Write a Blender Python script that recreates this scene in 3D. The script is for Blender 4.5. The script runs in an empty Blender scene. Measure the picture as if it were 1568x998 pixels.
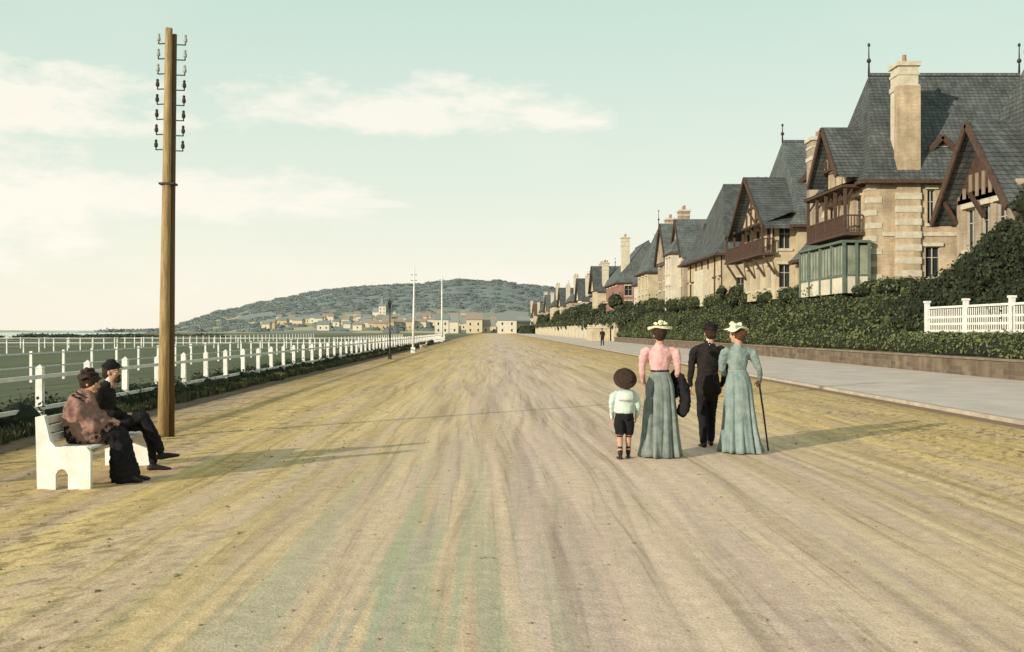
import bpy, bmesh, math, random
from mathutils import Vector, Matrix, noise, kdtree
random.seed(7)
R=random.random
def U(a,b): return a+(b-a)*R()
scene=bpy.context.scene
COL=scene.collection
# ------------------------------------------------------------------ camera
cam=bpy.data.cameras.new("camera"); cam.sensor_width=36; cam.lens=36.7
cam.shift_x=0.0185; cam.shift_y=0.0038; cam.clip_end=12000; cam.clip_start=.05
co=bpy.data.objects.new("camera",cam); co.location=(0,0,1.65); co.rotation_euler=(math.radians(90),0,0)
COL.objects.link(co); scene.camera=co
scene.view_settings.view_transform='Standard'
try: scene.view_settings.look='None'
except Exception: pass
scene.view_settings.exposure=0
# ------------------------------------------------------------------ node helpers
class NT:
    def __init__(s,nt): s.nt=nt
    def n(s,t,**k):
        nd=s.nt.nodes.new(t)
        for a,b in k.items(): setattr(nd,a,b)
        return nd
    def l(s,a,b): s.nt.links.new(a,b)
    def m(s,op,a,b=None,c=None,clamp=False):
        nd=s.n('ShaderNodeMath',operation=op); nd.use_clamp=clamp
        for i,v in enumerate((a,b,c)):
            if v is None: continue
            if isinstance(v,(int,float)): nd.inputs[i].default_value=v
            else: s.l(v,nd.inputs[i])
        return nd.outputs[0]
    def mix(s,f,a,b,blend='MIX'):
        nd=s.n('ShaderNodeMix',data_type='RGBA',blend_type=blend)
        for k,v in ((0,f),(6,a),(7,b)):
            if isinstance(v,(int,float)): nd.inputs[k].default_value=v
            elif isinstance(v,(tuple,list)): nd.inputs[k].default_value=(*v,1) if len(v)==3 else v
            else: s.l(v,nd.inputs[k])
        return nd.outputs[2]
    def ramp(s,f,stops,interp='LINEAR'):
        nd=s.n('ShaderNodeValToRGB'); cr=nd.color_ramp; cr.interpolation=interp
        while len(cr.elements)<len(stops): cr.elements.new(.5)
        for e,(p,c) in zip(cr.elements,stops):
            e.position=p; e.color=(*c,1) if not isinstance(c,(int,float)) else (c,c,c,1)
        s.l(f,nd.inputs[0]); return nd.outputs[0]
    def noise(s,vec,scale,detail=3,rough=.6):
        nd=s.n('ShaderNodeTexNoise'); nd.inputs['Scale'].default_value=scale
        nd.inputs['Detail'].default_value=detail; nd.inputs['Roughness'].default_value=rough
        s.l(vec,nd.inputs['Vector']); return nd.outputs['Fac']
    def scale(s,vec,v):
        nd=s.n('ShaderNodeVectorMath',operation='MULTIPLY'); s.l(vec,nd.inputs[0]); nd.inputs[1].default_value=v
        return nd.outputs[0]
def newmat(name):
    m=bpy.data.materials.new(name); m.use_nodes=True; nt=m.node_tree
    b=nt.nodes['Principled BSDF']; b.inputs['Specular IOR Level'].default_value=.2
    return m,NT(nt),b
def M(name,c1,c2=None,scale=4,rough=.9,bump=0,bscale=30,stretch=(1,1,1),isl=0,spec=.2):
    m,t,b=newmat(name)
    c2=c2 or tuple(x*.75 for x in c1)
    tc=t.n('ShaderNodeTexCoord'); v=t.scale(tc.outputs['Object'],stretch)
    f=t.noise(v,scale,3); f=t.ramp(f,[(.32,0.0),(.68,1.0)])
    c=t.mix(f,c1,c2)
    if isl:
        g=t.n('ShaderNodeNewGeometry')
        c=t.mix(1.0,c,t.ramp(g.outputs['Random Per Island'],[(0,1-isl),(1,1+isl)]),'MULTIPLY')
    t.l(c,b.inputs['Base Color']); b.inputs['Roughness'].default_value=rough
    b.inputs['Specular IOR Level'].default_value=spec
    if bump:
        bn=t.n('ShaderNodeBump'); bn.inputs['Strength'].default_value=bump; bn.inputs['Distance'].default_value=.02
        t.l(t.noise(v,bscale,3),bn.inputs['Height']); t.l(bn.outputs[0],b.inputs['Normal'])
    return m
def brickmat(name,c1,c2,mortar,bw=.24,bh=.08,band=None,soft=False):
    m,t,b=newmat(name)
    g=t.n('ShaderNodeNewGeometry'); sx=t.n('ShaderNodeSeparateXYZ'); t.l(g.outputs['Position'],sx.inputs[0])
    cb=t.n('ShaderNodeCombineXYZ'); t.l(t.m('ADD',sx.outputs[0],sx.outputs[1]),cb.inputs[0]); t.l(sx.outputs[2],cb.inputs[1])
    br=t.n('ShaderNodeTexBrick'); t.l(cb.outputs[0],br.inputs['Vector'])
    br.inputs['Color1'].default_value=(*c1,1); br.inputs['Color2'].default_value=(*c2,1); br.inputs['Mortar'].default_value=(*mortar,1)
    br.inputs['Scale'].default_value=1; br.inputs['Brick Width'].default_value=bw; br.inputs['Row Height'].default_value=bh
    br.inputs['Mortar Size'].default_value=bh*.09; 
    c=br.outputs['Color']
    n1=t.noise(g.outputs['Position'],.9,5)
    c=t.mix(1.0,c,t.ramp(n1,[(.3,.70),(.7,1.2)]),'MULTIPLY')
    n2=t.noise(t.scale(g.outputs['Position'],(2.2,2.2,.25)),1.0,3); c=t.mix(1.0,c,t.ramp(n2,[(.35,.80),(.6,1.06)]),'MULTIPLY')
    if band:
        fr=t.m('FRACT',t.m('DIVIDE',sx.outputs[2],band[0])); k=t.m('LESS_THAN',fr,band[1]); c=t.mix(t.m('MULTIPLY',k,.6),c,band[2])
    t.l(c,b.inputs['Base Color']); b.inputs['Roughness'].default_value=.9
    bn=t.n('ShaderNodeBump'); bn.inputs['Strength'].default_value=.5; bn.inputs['Distance'].default_value=.01
    t.l(br.outputs['Fac'],bn.inputs['Height']); bn.invert=True; t.l(bn.outputs[0],b.inputs['Normal'])
    return m
# materials
m_slate=brickmat('slate_roof',(.118,.130,.125),(.078,.088,.086),(.04,.04,.038),.28,.2)
m_slate2=brickmat('slate_roof_grey',(.15,.17,.163),(.108,.122,.118),(.06,.06,.058),.28,.2)
m_redroof=brickmat('brown_tile_roof',(.2,.12,.08),(.15,.09,.06),(.06,.04,.03),.25,.2)
m_buff=brickmat('buff_brick',(.50,.385,.25),(.41,.30,.19),(.52,.44,.32),.24,.08)
m_pink=brickmat('pinkish_brick',(.38,.26,.20),(.31,.20,.155),(.42,.35,.28),.24,.08,band=(1.3,.22,(.5,.43,.33)))
m_pinkg=brickmat('grey_brick_render',(.40,.32,.23),(.33,.255,.18),(.42,.36,.28),.24,.08)
m_red=brickmat('red_brick',(.33,.15,.115),(.26,.12,.09),(.38,.28,.23),.24,.08)
m_cream=M('cream_render',(.55,.465,.31),(.39,.32,.21),1.0,.9,.3,60)
m_white=M('white_render',(.62,.57,.45),(.48,.43,.34),1.2,.9,.3,60)
m_stone=M('pale_stone',(.58,.53,.41),(.44,.39,.29),3,.9,.4,40)
m_timber=M('brown_timber',(.10,.06,.042),(.055,.034,.025),6,.8,.4,30)
m_greenwood=M('green_painted_timber',(.13,.165,.125),(.09,.12,.095),4,.7)
m_glass,t_,b_=newmat('window_glass'); b_.inputs['Base Color'].default_value=(.025,.03,.03,1); b_.inputs['Roughness'].default_value=.12; b_.inputs['Specular IOR Level'].default_value=.5
m_frame=M('window_frame_paint',(.45,.42,.36),None,3,.6)
m_iron=M('dark_iron',(.03,.03,.03),(.05,.04,.03),10,.6)
m_pot=M('terracotta',(.34,.2,.14),(.26,.14,.09),8,.9)
m_wpaint=M('white_paint',(.80,.79,.74),(.60,.59,.52),5,.6,.2,30)
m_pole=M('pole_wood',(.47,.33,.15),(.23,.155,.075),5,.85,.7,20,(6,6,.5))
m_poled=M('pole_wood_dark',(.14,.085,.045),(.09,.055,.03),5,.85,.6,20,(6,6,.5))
m_leaf=M('shrub_leaves',(.120,.132,.052),(.055,.070,.028),.35,.85,isl=.45)
m_leafd=M('dark_shrub_leaves',(.046,.052,.026),(.024,.031,.016),.5,.85,isl=.45)
m_leafy=M('hedge_leaves',(.14,.155,.065),(.07,.085,.035),.5,.85,isl=.4)
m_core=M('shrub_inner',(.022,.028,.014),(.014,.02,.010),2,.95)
m_grass=M('rough_grass',(.13,.13,.06),(.06,.065,.03),.8,.85,isl=.4)
# ------------------------------------------------------------------ builder
class B:
    def __init__(s,name,origin=(0,0,0)):
        s.name=name; s.o=Vector(origin); s.p={}
    def part(s,n,mat):
        if n in s.p and s.p[n][2] is not mat: n=n+'_'+mat.name
        if n not in s.p: s.p[n]=([],[],mat)
        return s.p[n]
    def poly(s,n,mat,pts):
        V,F,_=s.part(n,mat); k=len(V); V.extend([tuple(p) for p in pts]); F.append(list(range(k,k+len(pts))))
    def add(s,n,mat,vs,fs):
        V,F,_=s.part(n,mat); k=len(V); V.extend([tuple(p) for p in vs]); F.extend([[i+k for i in f] for f in fs])
    def box(s,n,mat,x0,x1,y0,y1,z0,z1):
        vs=[(x,y,z) for z in (z0,z1) for y in (y0,y1) for x in (x0,x1)]
        s.add(n,mat,vs,[(0,2,3,1),(4,5,7,6),(0,1,5,4),(2,6,7,3),(0,4,6,2),(1,3,7,5)])
    def beam(s,n,mat,p,q,w,d=None,up=(0,0,1)):
        d=d or w; p=Vector(p); q=Vector(q); a=(q-p).normalized(); u=Vector(up)
        if abs(a.dot(u))>.98: u=Vector((0,1,0)) if abs(a.y)<.9 else Vector((1,0,0))
        sd=a.cross(u).normalized()*w/2; up2=sd.normalized().cross(a).normalized()*d/2
        vs=[c+i*sd+j*up2 for c in (p,q) for j in (-1,1) for i in (-1,1)]
        s.add(n,mat,vs,[(0,2,3,1),(4,5,7,6),(0,1,5,4),(2,6,7,3),(0,4,6,2),(1,3,7,5)])
    def cyl(s,n,mat,p,q,r0,r1=None,seg=12):
        r1=r0 if r1 is None else r1; vs,fs=tube([p,q],[(r0,r0),(r1,r1)],seg=seg,cap=0); s.add(n,mat,vs,fs)
    def wall(s,o,u,nn,W,z0,z1,ops,mat,part='walls',glass=True,sill=m_stone,shutters=None):
        o=Vector((o[0],o[1],0)); u=Vector((u[0],u[1],0)); nn=Vector((nn[0],nn[1],0)); Z=Vector((0,0,1))
        us=sorted({0,W,*[a for q in ops for a in q[:2]]}); zs=sorted({z0,z1,*[a for q in ops for a in q[2:4]]})
        for i in range(len(us)-1):
            for j in range(len(zs)-1):
                uc=(us[i]+us[i+1])/2; zc=(zs[j]+zs[j+1])/2
                if any(q[0]<uc<q[1] and q[2]<zc<q[3] for q in ops): continue
                s.poly(part,mat,[o+u*us[i]+Z*zs[j],o+u*us[i+1]+Z*zs[j],o+u*us[i+1]+Z*zs[j+1],o+u*us[i]+Z*zs[j+1]])
        for q in ops:
            a,b,c,d=q[:4]; dp=-nn*.22
            P=[o+u*a+Z*c,o+u*b+Z*c,o+u*b+Z*d,o+u*a+Z*d]
            for k in range(4):
                s.poly(part,mat,[P[k],P[(k+1)%4],P[(k+1)%4]+dp,P[k]+dp])
            s.poly('window_glass',m_glass,[p+dp*.98 for p in P])
            fd=-nn*.15
            for (e,f) in ((P[0],P[1]),(P[1],P[2]),(P[2],P[3]),(P[3],P[0])): s.beam('window_frames',m_frame,e+fd,f+fd,.08,.08,up=nn)
            s.beam('window_frames',m_frame,(P[0]+P[1])/2+fd,(P[2]+P[3])/2+fd,.05,.05,up=nn)
            hz=Z*(c+(d-c)*.65)
            s.beam('window_frames',m_frame,o+u*a+hz+fd,o+u*b+hz+fd,.045,.045,up=nn)
            s.beam('sills_and_lintels',sill,o+u*(a-.12)+Z*(c-.08)+nn*.04,o+u*(b+.12)+Z*(c-.08)+nn*.04,.16,.16,up=nn)
            s.beam('sills_and_lintels',sill,o+u*(a-.15)+Z*(d+.12)+nn*.03,o+u*(b+.15)+Z*(d+.12)+nn*.03,.2,.2,up=nn)
            if shutters:
                for e in (a-.32,b+.32): s.beam('shutters',shutters,o+u*e+Z*c+nn*.04,o+u*e+Z*d+nn*.04,.05,.5,up=u)
    def hip(s,mat,x0,x1,y0,y1,ze,zr,axis='x',inset=1.3,oh=.5,part='roof',inset2=None):
        i2=inset if inset2 is None else inset2
        e=[(x0-oh,y0-oh,ze-.35),(x1+oh,y0-oh,ze-.35),(x1+oh,y1+oh,ze-.35),(x0-oh,y1+oh,ze-.35)]
        w=.55; h=ze+ (zr-ze)*.13
        f=[(x0+w*.3,y0+w*.3,h),(x1-w*.3,y0+w*.3,h),(x1-w*.3,y1-w*.3,h),(x0+w*.3,y1-w*.3,h)]
        if axis=='x': ym=(y0+y1)/2; r=[(x0+inset,ym,zr),(x1-i2,ym,zr)]
        else: xm=(x0+x1)/2; r=[(xm,y0+inset,zr),(xm,y1-i2,zr)]
        for k in range(4): s.poly(part,mat,[e[k],e[(k+1)%4],f[(k+1)%4],f[k]])
        if axis=='x':
            s.poly(part,mat,[f[0],f[1],r[1],r[0]]); s.poly(part,mat,[f[1],f[2],r[1]]); s.poly(part,mat,[f[2],f[3],r[0],r[1]]); s.poly(part,mat,[f[3],f[0],r[0]])
        else:
            s.poly(part,mat,[f[0],f[1],r[0]]); s.poly(part,mat,[f[1],f[2],r[1],r[0]]); s.poly(part,mat,[f[2],f[3],r[1]]); s.poly(part,mat,[f[3],f[0],r[0],r[1]])
        s.poly(part,mat,[(a,b,c-.1) for a,b,c in e][::-1])
        for k in range(4):
            a=Vector(e[k]); b=Vector(e[(k+1)%4]); s.beam('gutters',m_timber,a-Vector((0,0,.06)),b-Vector((0,0,.06)),.14,.2)
        s.beam('ridge',m_slate2,Vector(r[0])+Vector((0,0,.03)),Vector(r[1])+Vector((0,0,.03)),.22,.16)
        return r
    def finial(s,p,h=1.6):
        x,y,z=p; s.cyl('finial',m_iron,(x,y,z-.1),(x,y,z+h),.07,.025,8)
        s.add('finial',m_iron,*ellip((x,y,z+h*.45),(.14,.14,.14),seg=8,rings=6)); s.add('finial',m_iron,*ellip((x,y,z+h*.95),(.09,.09,.12),seg=8,rings=6))
    def gable(s,rmat,wmat,x0,x1,y0,y1,ze,zr,axis='x',oh=.6,timber=True,part='roof'):
        T=.16
        def P(a,b,z): return Vector((a,b,z)) if axis=='x' else Vector((b,a,z))
        a0,a1,b0,b1=(x0,x1,y0,y1) if axis=='x' else (y0,y1,x0,x1)
        bm_=(b0+b1)/2; sl=(zr-ze)/(bm_-b0)
        for sg,be in ((-1,b0),(1,b1)):
            lo=be+sg*oh; zl=ze-oh*sl*.75
            A=[P(a0-oh,lo,zl),P(a1+oh,lo,zl),P(a1+oh,bm_,zr),P(a0-oh,bm_,zr)]
            Bt=[p+Vector((0,0,-T)) for p in A]
            vs=A+Bt; s.add(part,rmat,vs,[(0,1,2,3),(7,6,5,4),(0,4,5,1),(1,5,6,2),(2,6,7,3),(3,7,4,0)])
            for aa in (a0-oh-.04,a1+oh+.04): s.beam('bargeboards',m_timber,P(aa,lo,zl-.12),P(aa,bm_,zr-.12),.09,.30,up=(0,0,1))
        for aa,sg in ((a0,-1),(a1,1)):
            s.poly('gable_walls',wmat,[P(aa,b0,ze-.02),P(aa,b1,ze-.02),P(aa,bm_,zr-.2)])
            if timber:
                k=aa+sg*.05; W=b1-b0; H=zr-ze
                for fz in (.03,.4):
                    hw=W/2*(1-fz)-.1; s.beam('timber_frame',m_timber,P(k,bm_-hw,ze+H*fz),P(k,bm_+hw,ze+H*fz),.1,.16)
                for fb in (-.6,-.3,0,.3,.6):
                    bb=bm_+fb*W/2; zt=ze+H*(1-abs(fb))-.35
                    if zt>ze+.3: s.beam('timber_frame',m_timber,P(k+sg*.01,bb,ze),P(k+sg*.01,bb,zt),.13,.1,up=(P(0,1,0)))
                for sgn in (-1,1): s.beam('timber_frame',m_timber,P(k+sg*.02,bm_,ze+H*.05),P(k+sg*.02,bm_+sgn*W*.26,ze+H*.38),.1,.12)
    def chimney(s,mat,x0,x1,y0,y1,z0,z1,pots=2):
        s.box('chimney',mat,x0,x1,y0,y1,z0,z1)
        s.box('chimney_cap',m_stone,x0-.12,x1+.12,y0-.12,y1+.12,z1+.002,z1+.25)
        s.box('chimney_cap',m_stone,x0-.06,x1+.06,y0-.06,y1+.06,z1-1.3,z1-1.05)
        s.box('chimney_cap',m_stone,x0-.05,x1+.05,y0-.05,y1+.05,z1-.5,z1-.35)
        for i in range(pots):
            fx=(i+.5)/pots; 
            if x1-x0>y1-y0: c=(x0+(x1-x0)*fx,(y0+y1)/2)
            else: c=((x0+x1)/2,y0+(y1-y0)*fx)
            s.cyl('chimney_pots',m_pot,(c[0],c[1],z1+.2),(c[0],c[1],z1+.75),.14,.11,10)
    def railing(s,mat,p,q,z,h=.95,step=.16,part='balcony_railing'):
        p=Vector((p[0],p[1],z)); q=Vector((q[0],q[1],z)); L=(q-p).length; n=max(2,int(L/step))
        s.beam(part,mat,p+Vector((0,0,h)),q+Vector((0,0,h)),.09,.08); s.beam(part,mat,p+Vector((0,0,.1)),q+Vector((0,0,.1)),.06,.06)
        for i in range(n+1):
            c=p.lerp(q,i/n); s.beam(part,mat,c+Vector((0,0,.0)),c+Vector((0,0,h-.04)),.05,.05)
    def dormer(s,x,y,z,w,h,face,rmat=m_slate,wmat=m_cream,depth=1.8):
        if face=='-x':
            s.wall((x,y-w/2),(0,1),(-1,0),w,z,z+h,[(w*.25,w*.75,z+.25,z+h-.15)],wmat)
            for yy in (y-w/2,y+w/2): s.poly('walls',wmat,[(x,yy,z),(x+depth,yy,z),(x+depth,yy,z+h),(x,yy,z+h)])
            s.gable(rmat,wmat,x,x+depth,y-w/2,y+w/2,z+h,z+h+w*.6,'x',.28)
        else:
            s.wall((x-w/2,y),(1,0),(0,-1),w,z,z+h,[(w*.25,w*.75,z+.25,z+h-.15)],wmat)
            for xx in (x-w/2,x+w/2): s.poly('walls',wmat,[(xx,y,z),(xx,y+depth,z),(xx,y+depth,z+h),(xx,y,z+h)])
            s.gable(rmat,wmat,x-w/2,x+w/2,y,y+depth,z+h,z+h+w*.6,'y',.28)
    def body(s,mat,x0,x1,y0,y1,z0,z1,nf,ns,rows,sh=None,ww=.9,wh=1.6):
        W=y1-y0; D=x1-x0
        def ops(L,n):
            o=[]
            for zr in rows:
                for i in range(n):
                    c=L*(i+.5)/n; o.append((c-ww/2,c+ww/2,zr,zr+wh))
            return o
        s.wall((x0,y0),(0,1),(-1,0),W,z0,z1,ops(W,nf),mat,shutters=sh)
        s.wall((x0,y0),(1,0),(0,-1),D,z0,z1,ops(D,ns),mat,shutters=sh)
        s.wall((x0,y1),(1,0),(0,1),D,z0,z1,ops(D,ns),mat)
        s.wall((x1,y0),(0,1),(1,0),W,z0,z1,ops(W,nf),mat)
    def quoins(s,x,y,z0,z1,mat=m_stone,sx=-1,sy=-1):
        z=z0;i=0
        while z<z1-.3:
            a,b=(.75,.45) if i%2 else (.45,.75)
            xa,xb=sorted((x+sx*.04,x-sx*a)); ya,yb=sorted((y+sy*.04,y-sy*b))
            s.box('quoins',mat,xa,xb,ya,yb,z+.02,z+.34); z+=.72; i+=1
    def done(s,smooth=False):
        e=bpy.data.objects.new(s.name,None); e.location=s.o; e.empty_display_size=.5; COL.objects.link(e)
        for n,(V,F,mat) in s.p.items():
            me=bpy.data.meshes.new(n); me.from_pydata([(x-s.o.x,y-s.o.y,z-s.o.z) for x,y,z in V],[],F); me.update()
            me.materials.append(mat)
            ob=bpy.data.objects.new(n,me); COL.objects.link(ob); ob.parent=e
            if smooth or n in ('finial','chimney_pots','main_pole','second_pole','mast'): me.polygons.foreach_set('use_smooth',[True]*len(F))
        return e
# ------------------------------------------------------------------ shape helpers
def tube(pts,radii,side=(1,0,0),seg=16,cap=3,fold=None):
    P=[Vector(p) for p in pts]; n=len(P); side=Vector(side)
    T=[]
    for i in range(n):
        a=P[max(0,i-1)]; b=P[min(n-1,i+1)]; T.append((b-a).normalized())
    seq=[(P[i],radii[i],T[i],i) for i in range(n)]
    if cap:
        def capr(i,sg):
            out=[]
            for k in range(1,cap+1):
                a=math.pi/2*k/(cap+.3); r=(radii[i][0]+radii[i][1])/2
                out.append((P[i]+T[i]*sg*math.sin(a)*r*.8,(radii[i][0]*math.cos(a),radii[i][1]*math.cos(a)),T[i],i))
            return out
        seq=capr(0,-1)[::-1]+seq+capr(n-1,1)
    vs=[];fs=[]
    for c,(ra,rb),t,i in seq:
        s=side-t*side.dot(t)
        if s.length<.1: s=Vector((0,1,0))-t*t.y
        s.normalize(); f=t.cross(s).normalized()
        for k in range(seg):
            a=2*math.pi*k/seg; m=1
            if fold: m=fold(i/(n-1),a)
            vs.append(c+s*math.cos(a)*ra*m+f*math.sin(a)*rb*m)
    nr=len(seq)
    for j in range(nr-1):
        for k in range(seg):
            fs.append((j*seg+k,j*seg+(k+1)%seg,(j+1)*seg+(k+1)%seg,(j+1)*seg+k))
    fs.append(tuple(range(seg))[::-1]); fs.append(tuple((nr-1)*seg+k for k in range(seg)))
    return vs,fs
def ellip(c,r,rot=None,seg=14,rings=9):
    c=Vector(c); vs=[c+_r(rot,Vector((0,0,-r[2])))]; fs=[]
    for j in range(1,rings):
        a=-math.pi/2+math.pi*j/rings
        for k in range(seg):
            b=2*math.pi*k/seg; vs.append(c+_r(rot,Vector((math.cos(a)*math.cos(b)*r[0],math.cos(a)*math.sin(b)*r[1],math.sin(a)*r[2]))))
    vs.append(c+_r(rot,Vector((0,0,r[2]))))
    for k in range(seg): fs.append((0,1+(k+1)%seg,1+k))
    for j in range(rings-2):
        for k in range(seg): fs.append((1+j*seg+k,1+j*seg+(k+1)%seg,1+(j+1)*seg+(k+1)%seg,1+(j+1)*seg+k))
    L=len(vs)-1
    for k in range(seg): fs.append((L,1+(rings-2)*seg+k,1+(rings-2)*seg+(k+1)%seg))
    return vs,fs
def _r(rot,v): return v if rot is None else rot@v
def meshobj(name,V,F,mats,parent=None,smooth=True,mi=None):
    me=bpy.data.meshes.new(name); me.from_pydata([tuple(v) for v in V],[],[list(f) for f in F]); me.update()
    for m in (mats if isinstance(mats,list) else [mats]): me.materials.append(m)
    if smooth: me.polygons.foreach_set('use_smooth',[True]*len(me.polygons))
    if mi: me.polygons.foreach_set('material_index',mi)
    ob=bpy.data.objects.new(name,me); COL.objects.link(ob)
    if parent: ob.parent=parent
    return ob
def densify(vs,fs):
    out=[Vector(v) for v in vs]
    for f in fs:
        if len(f)<=4: out.append(sum((Vector(vs[i]) for i in f),Vector())/len(f))
    return out
def fuse(name,parts,voxel,mats,parent,wrinkle=0,smooth_it=3,wmats=()):
    V=[];F=[];kp=[]
    for vs,fs,mi in parts:
        k=len(V); V+=[Vector(v) for v in vs]; F+=[[i+k for i in f] for f in fs]
        kp+=[(p,mi) for p in densify(vs,fs)]
    me=bpy.data.meshes.new(name+'_src'); me.from_pydata([tuple(v) for v in V],[],F)
    bm=bmesh.new(); bm.from_mesh(me)
    bmesh.ops.recalc_face_normals(bm,faces=bm.faces); bm.to_mesh(me); bm.free()
    ob=bpy.data.objects.new(name+'_tmp',me); COL.objects.link(ob)
    r=ob.modifiers.new('r','REMESH'); r.mode='VOXEL'; r.voxel_size=voxel
    s=ob.modifiers.new('s','SMOOTH'); s.factor=.5; s.iterations=smooth_it
    dg=bpy.context.evaluated_depsgraph_get(); m2=bpy.data.meshes.new_from_object(ob.evaluated_get(dg))
    bpy.data.objects.remove(ob); bpy.data.meshes.remove(me)
    m2.name=name; m2.materials.clear()
    for m in mats: m2.materials.append(m)
    kd=kdtree.KDTree(len(kp))
    for i,(p,_) in enumerate(kp): kd.insert(p,i)
    kd.balance()
    mi=[kp[kd.find(p.center)[1]][1] for p in m2.polygons]
    m2.polygons.foreach_set('material_index',mi); m2.polygons.foreach_set('use_smooth',[True]*len(mi))
    if wrinkle:
        nm=[v.normal.copy() for v in m2.vertices]; wv=set()
        for p,i in zip(m2.polygons,mi):
            if i in wmats: wv.update(p.vertices)
        for i in wv:
            v=m2.vertices[i]; c=v.co
            a=noise.noise(Vector((c.x*11,c.y*11,c.z*5)))+.6*noise.noise(Vector((c.x*20+5,c.y*20,c.z*26)))
            v.co=c+nm[i]*a*wrinkle
    o=bpy.data.objects.new(name,m2); COL.objects.link(o); o.parent=parent
    return o
# ------------------------------------------------------------------ world
SUN=Vector((-.74,-.67)); EL=math.radians(15.5)
w=bpy.data.worlds.new("World"); scene.world=w; w.use_nodes=True; nt=w.node_tree; t=NT(nt)
bg=nt.nodes['Background']; bg.inputs['Strength'].default_value=.13
sky=t.n('ShaderNodeTexSky',sky_type='NISHITA'); sky.sun_disc=False; sky.sun_elevation=EL; sky.sun_rotation=math.atan2(SUN.x,SUN.y)
sky.dust_density=2; sky.ozone_density=1
tc=t.n('ShaderNodeTexCoord'); sx=t.n('ShaderNodeSeparateXYZ'); t.l(tc.outputs['Generated'],sx.inputs[0])
az=t.m('ARCTAN2',sx.outputs[0],sx.outputs[1]); el=t.m('ARCSINE',sx.outputs[2])
K=1/.13
def kc(*c): return tuple(x*K for x in c)
elr=t.m('MULTIPLY',el,1/.6,clamp=True)
base=t.ramp(elr,[(0,(1.0,.95,.81)),(.09,(.94,.94,.81)),(.22,(.79,.89,.78)),(.50,(.60,.79,.70)),(1,(.50,.65,.61))])
base=t.mix(1.0,base,(K*1.05,K*1.02,K),'MULTIPLY')
base=t.mix(.92,sky.outputs[0],base)
cb=t.n('ShaderNodeCombineXYZ'); t.l(az,cb.inputs[0]); t.l(t.m('MULTIPLY',el,2.6),cb.inputs[1])
nz=t.noise(cb.outputs[0],11,5,.62); nz2=t.noise(cb.outputs[0],3.2,3,.5)
masks=None
def ell(a,e,wa,we,amt=1.0,dn=1.6,hard=2.2):
    global masks
    dx=t.m('DIVIDE',t.m('SUBTRACT',az,a),wa); dy=t.m('DIVIDE',t.m('SUBTRACT',el,e),we)
    dy=t.m('MULTIPLY',dy,t.m('ADD',1.0,t.m('MULTIPLY',t.m('LESS_THAN',dy,0.0),dn)))
    r=t.m('SQRT',t.m('ADD',t.m('MULTIPLY',dx,dx),t.m('MULTIPLY',dy,dy)))
    v=t.m('ADD',t.m('SUBTRACT',1.0,r),t.m('MULTIPLY',t.m('SUBTRACT',nz,.5),2.7))
    v=t.m('MULTIPLY',t.m('MULTIPLY',v,hard,clamp=True),amt)
    masks=v if masks is None else t.m('MAXIMUM',masks,v)
ell(-.07,.196,.20,.040,.85,1.8,1.7); ell(-.43,.19,.17,.045,.9,1.0,1.8); ell(-.52,.10,.22,.080,1,.3,1.7); ell(-.29,.118,.19,.040,.9,.6,1.6); ell(-.13,.118,.06,.008,.6); ell(.05,.035,.5,.03,.5,.3,1.2)
ell(.9,.25,.3,.05); ell(-1.2,.3,.4,.07); ell(2.5,.2,.5,.08)
soft=t.m('MULTIPLY',t.ramp(nz2,[(.52,0.0),(.74,1.0)]),t.ramp(elr,[(0,.8),(.4,.3),(.9,.1)]))
mk=t.m('MAXIMUM',masks,t.m('MULTIPLY',soft,.5))
cl=t.mix(nz,kc(.98,.94,.82),kc(1.03,.98,.87))
t.l(t.mix(mk,base,cl),bg.inputs['Color'])
w.cycles.sampling_method='MANUAL'; w.cycles.sample_map_resolution=512
sl=bpy.data.lights.new("sun","SUN"); sl.energy=5.0; sl.angle=math.radians(.7); sl.color=(1,.89,.74)
so=bpy.data.objects.new("sun",sl); COL.objects.link(so); so.location=(-20,-20,20)
so.rotation_euler=Vector((-SUN.x*math.cos(EL),-SUN.y*math.cos(EL),-math.sin(EL))).to_track_quat('-Z','Y').to_euler()
# ------------------------------------------------------------------ ground
def plane(name,mat,x0,x1,y0,y1,z,nx=1,ny=1,h=None):
    V=[];F=[]
    for j in range(ny+1):
        for i in range(nx+1):
            x=x0+(x1-x0)*i/nx; y=y0+(y1-y0)*j/ny; V.append((x,y,z+(h(x,y) if h else 0)))
    for j in range(ny):
        for i in range(nx): a=j*(nx+1)+i; F.append((a,a+1,a+nx+2,a+nx+1))
    return meshobj(name,V,F,mat,smooth=True)
m_ground=M('coastal_ground',(.20,.19,.10),(.13,.14,.07),.05,.95)
plane('ground',m_ground,-5000,5000,-300,9000,-.05)
m_sand,t,b=newmat('sandy_promenade')
g=t.n('ShaderNodeNewGeometry'); P=g.outputs['Position']; sx=t.n('ShaderNodeSeparateXYZ'); t.l(P,sx.inputs[0]); X=sx.outputs[0]; Y=sx.outputs[1]
n0=t.noise(t.scale(P,(.3,.12,1)),1.0,2)
wob=t.m('MULTIPLY',t.m('SUBTRACT',n0,.5),3.0)
xr=t.m('DIVIDE',t.m('ADD',t.m('ADD',X,wob),10.0),20.0,clamp=True)
c=t.ramp(xr,[(0,(.27,.18,.095)),(.16,(.41,.28,.135)),(.31,(.655,.465,.21)),(.43,(.66,.49,.285)),(.54,(.65,.485,.37)),(.68,(.65,.48,.31)),(.80,(.63,.445,.205)),(1,(.53,.37,.175))])
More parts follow.
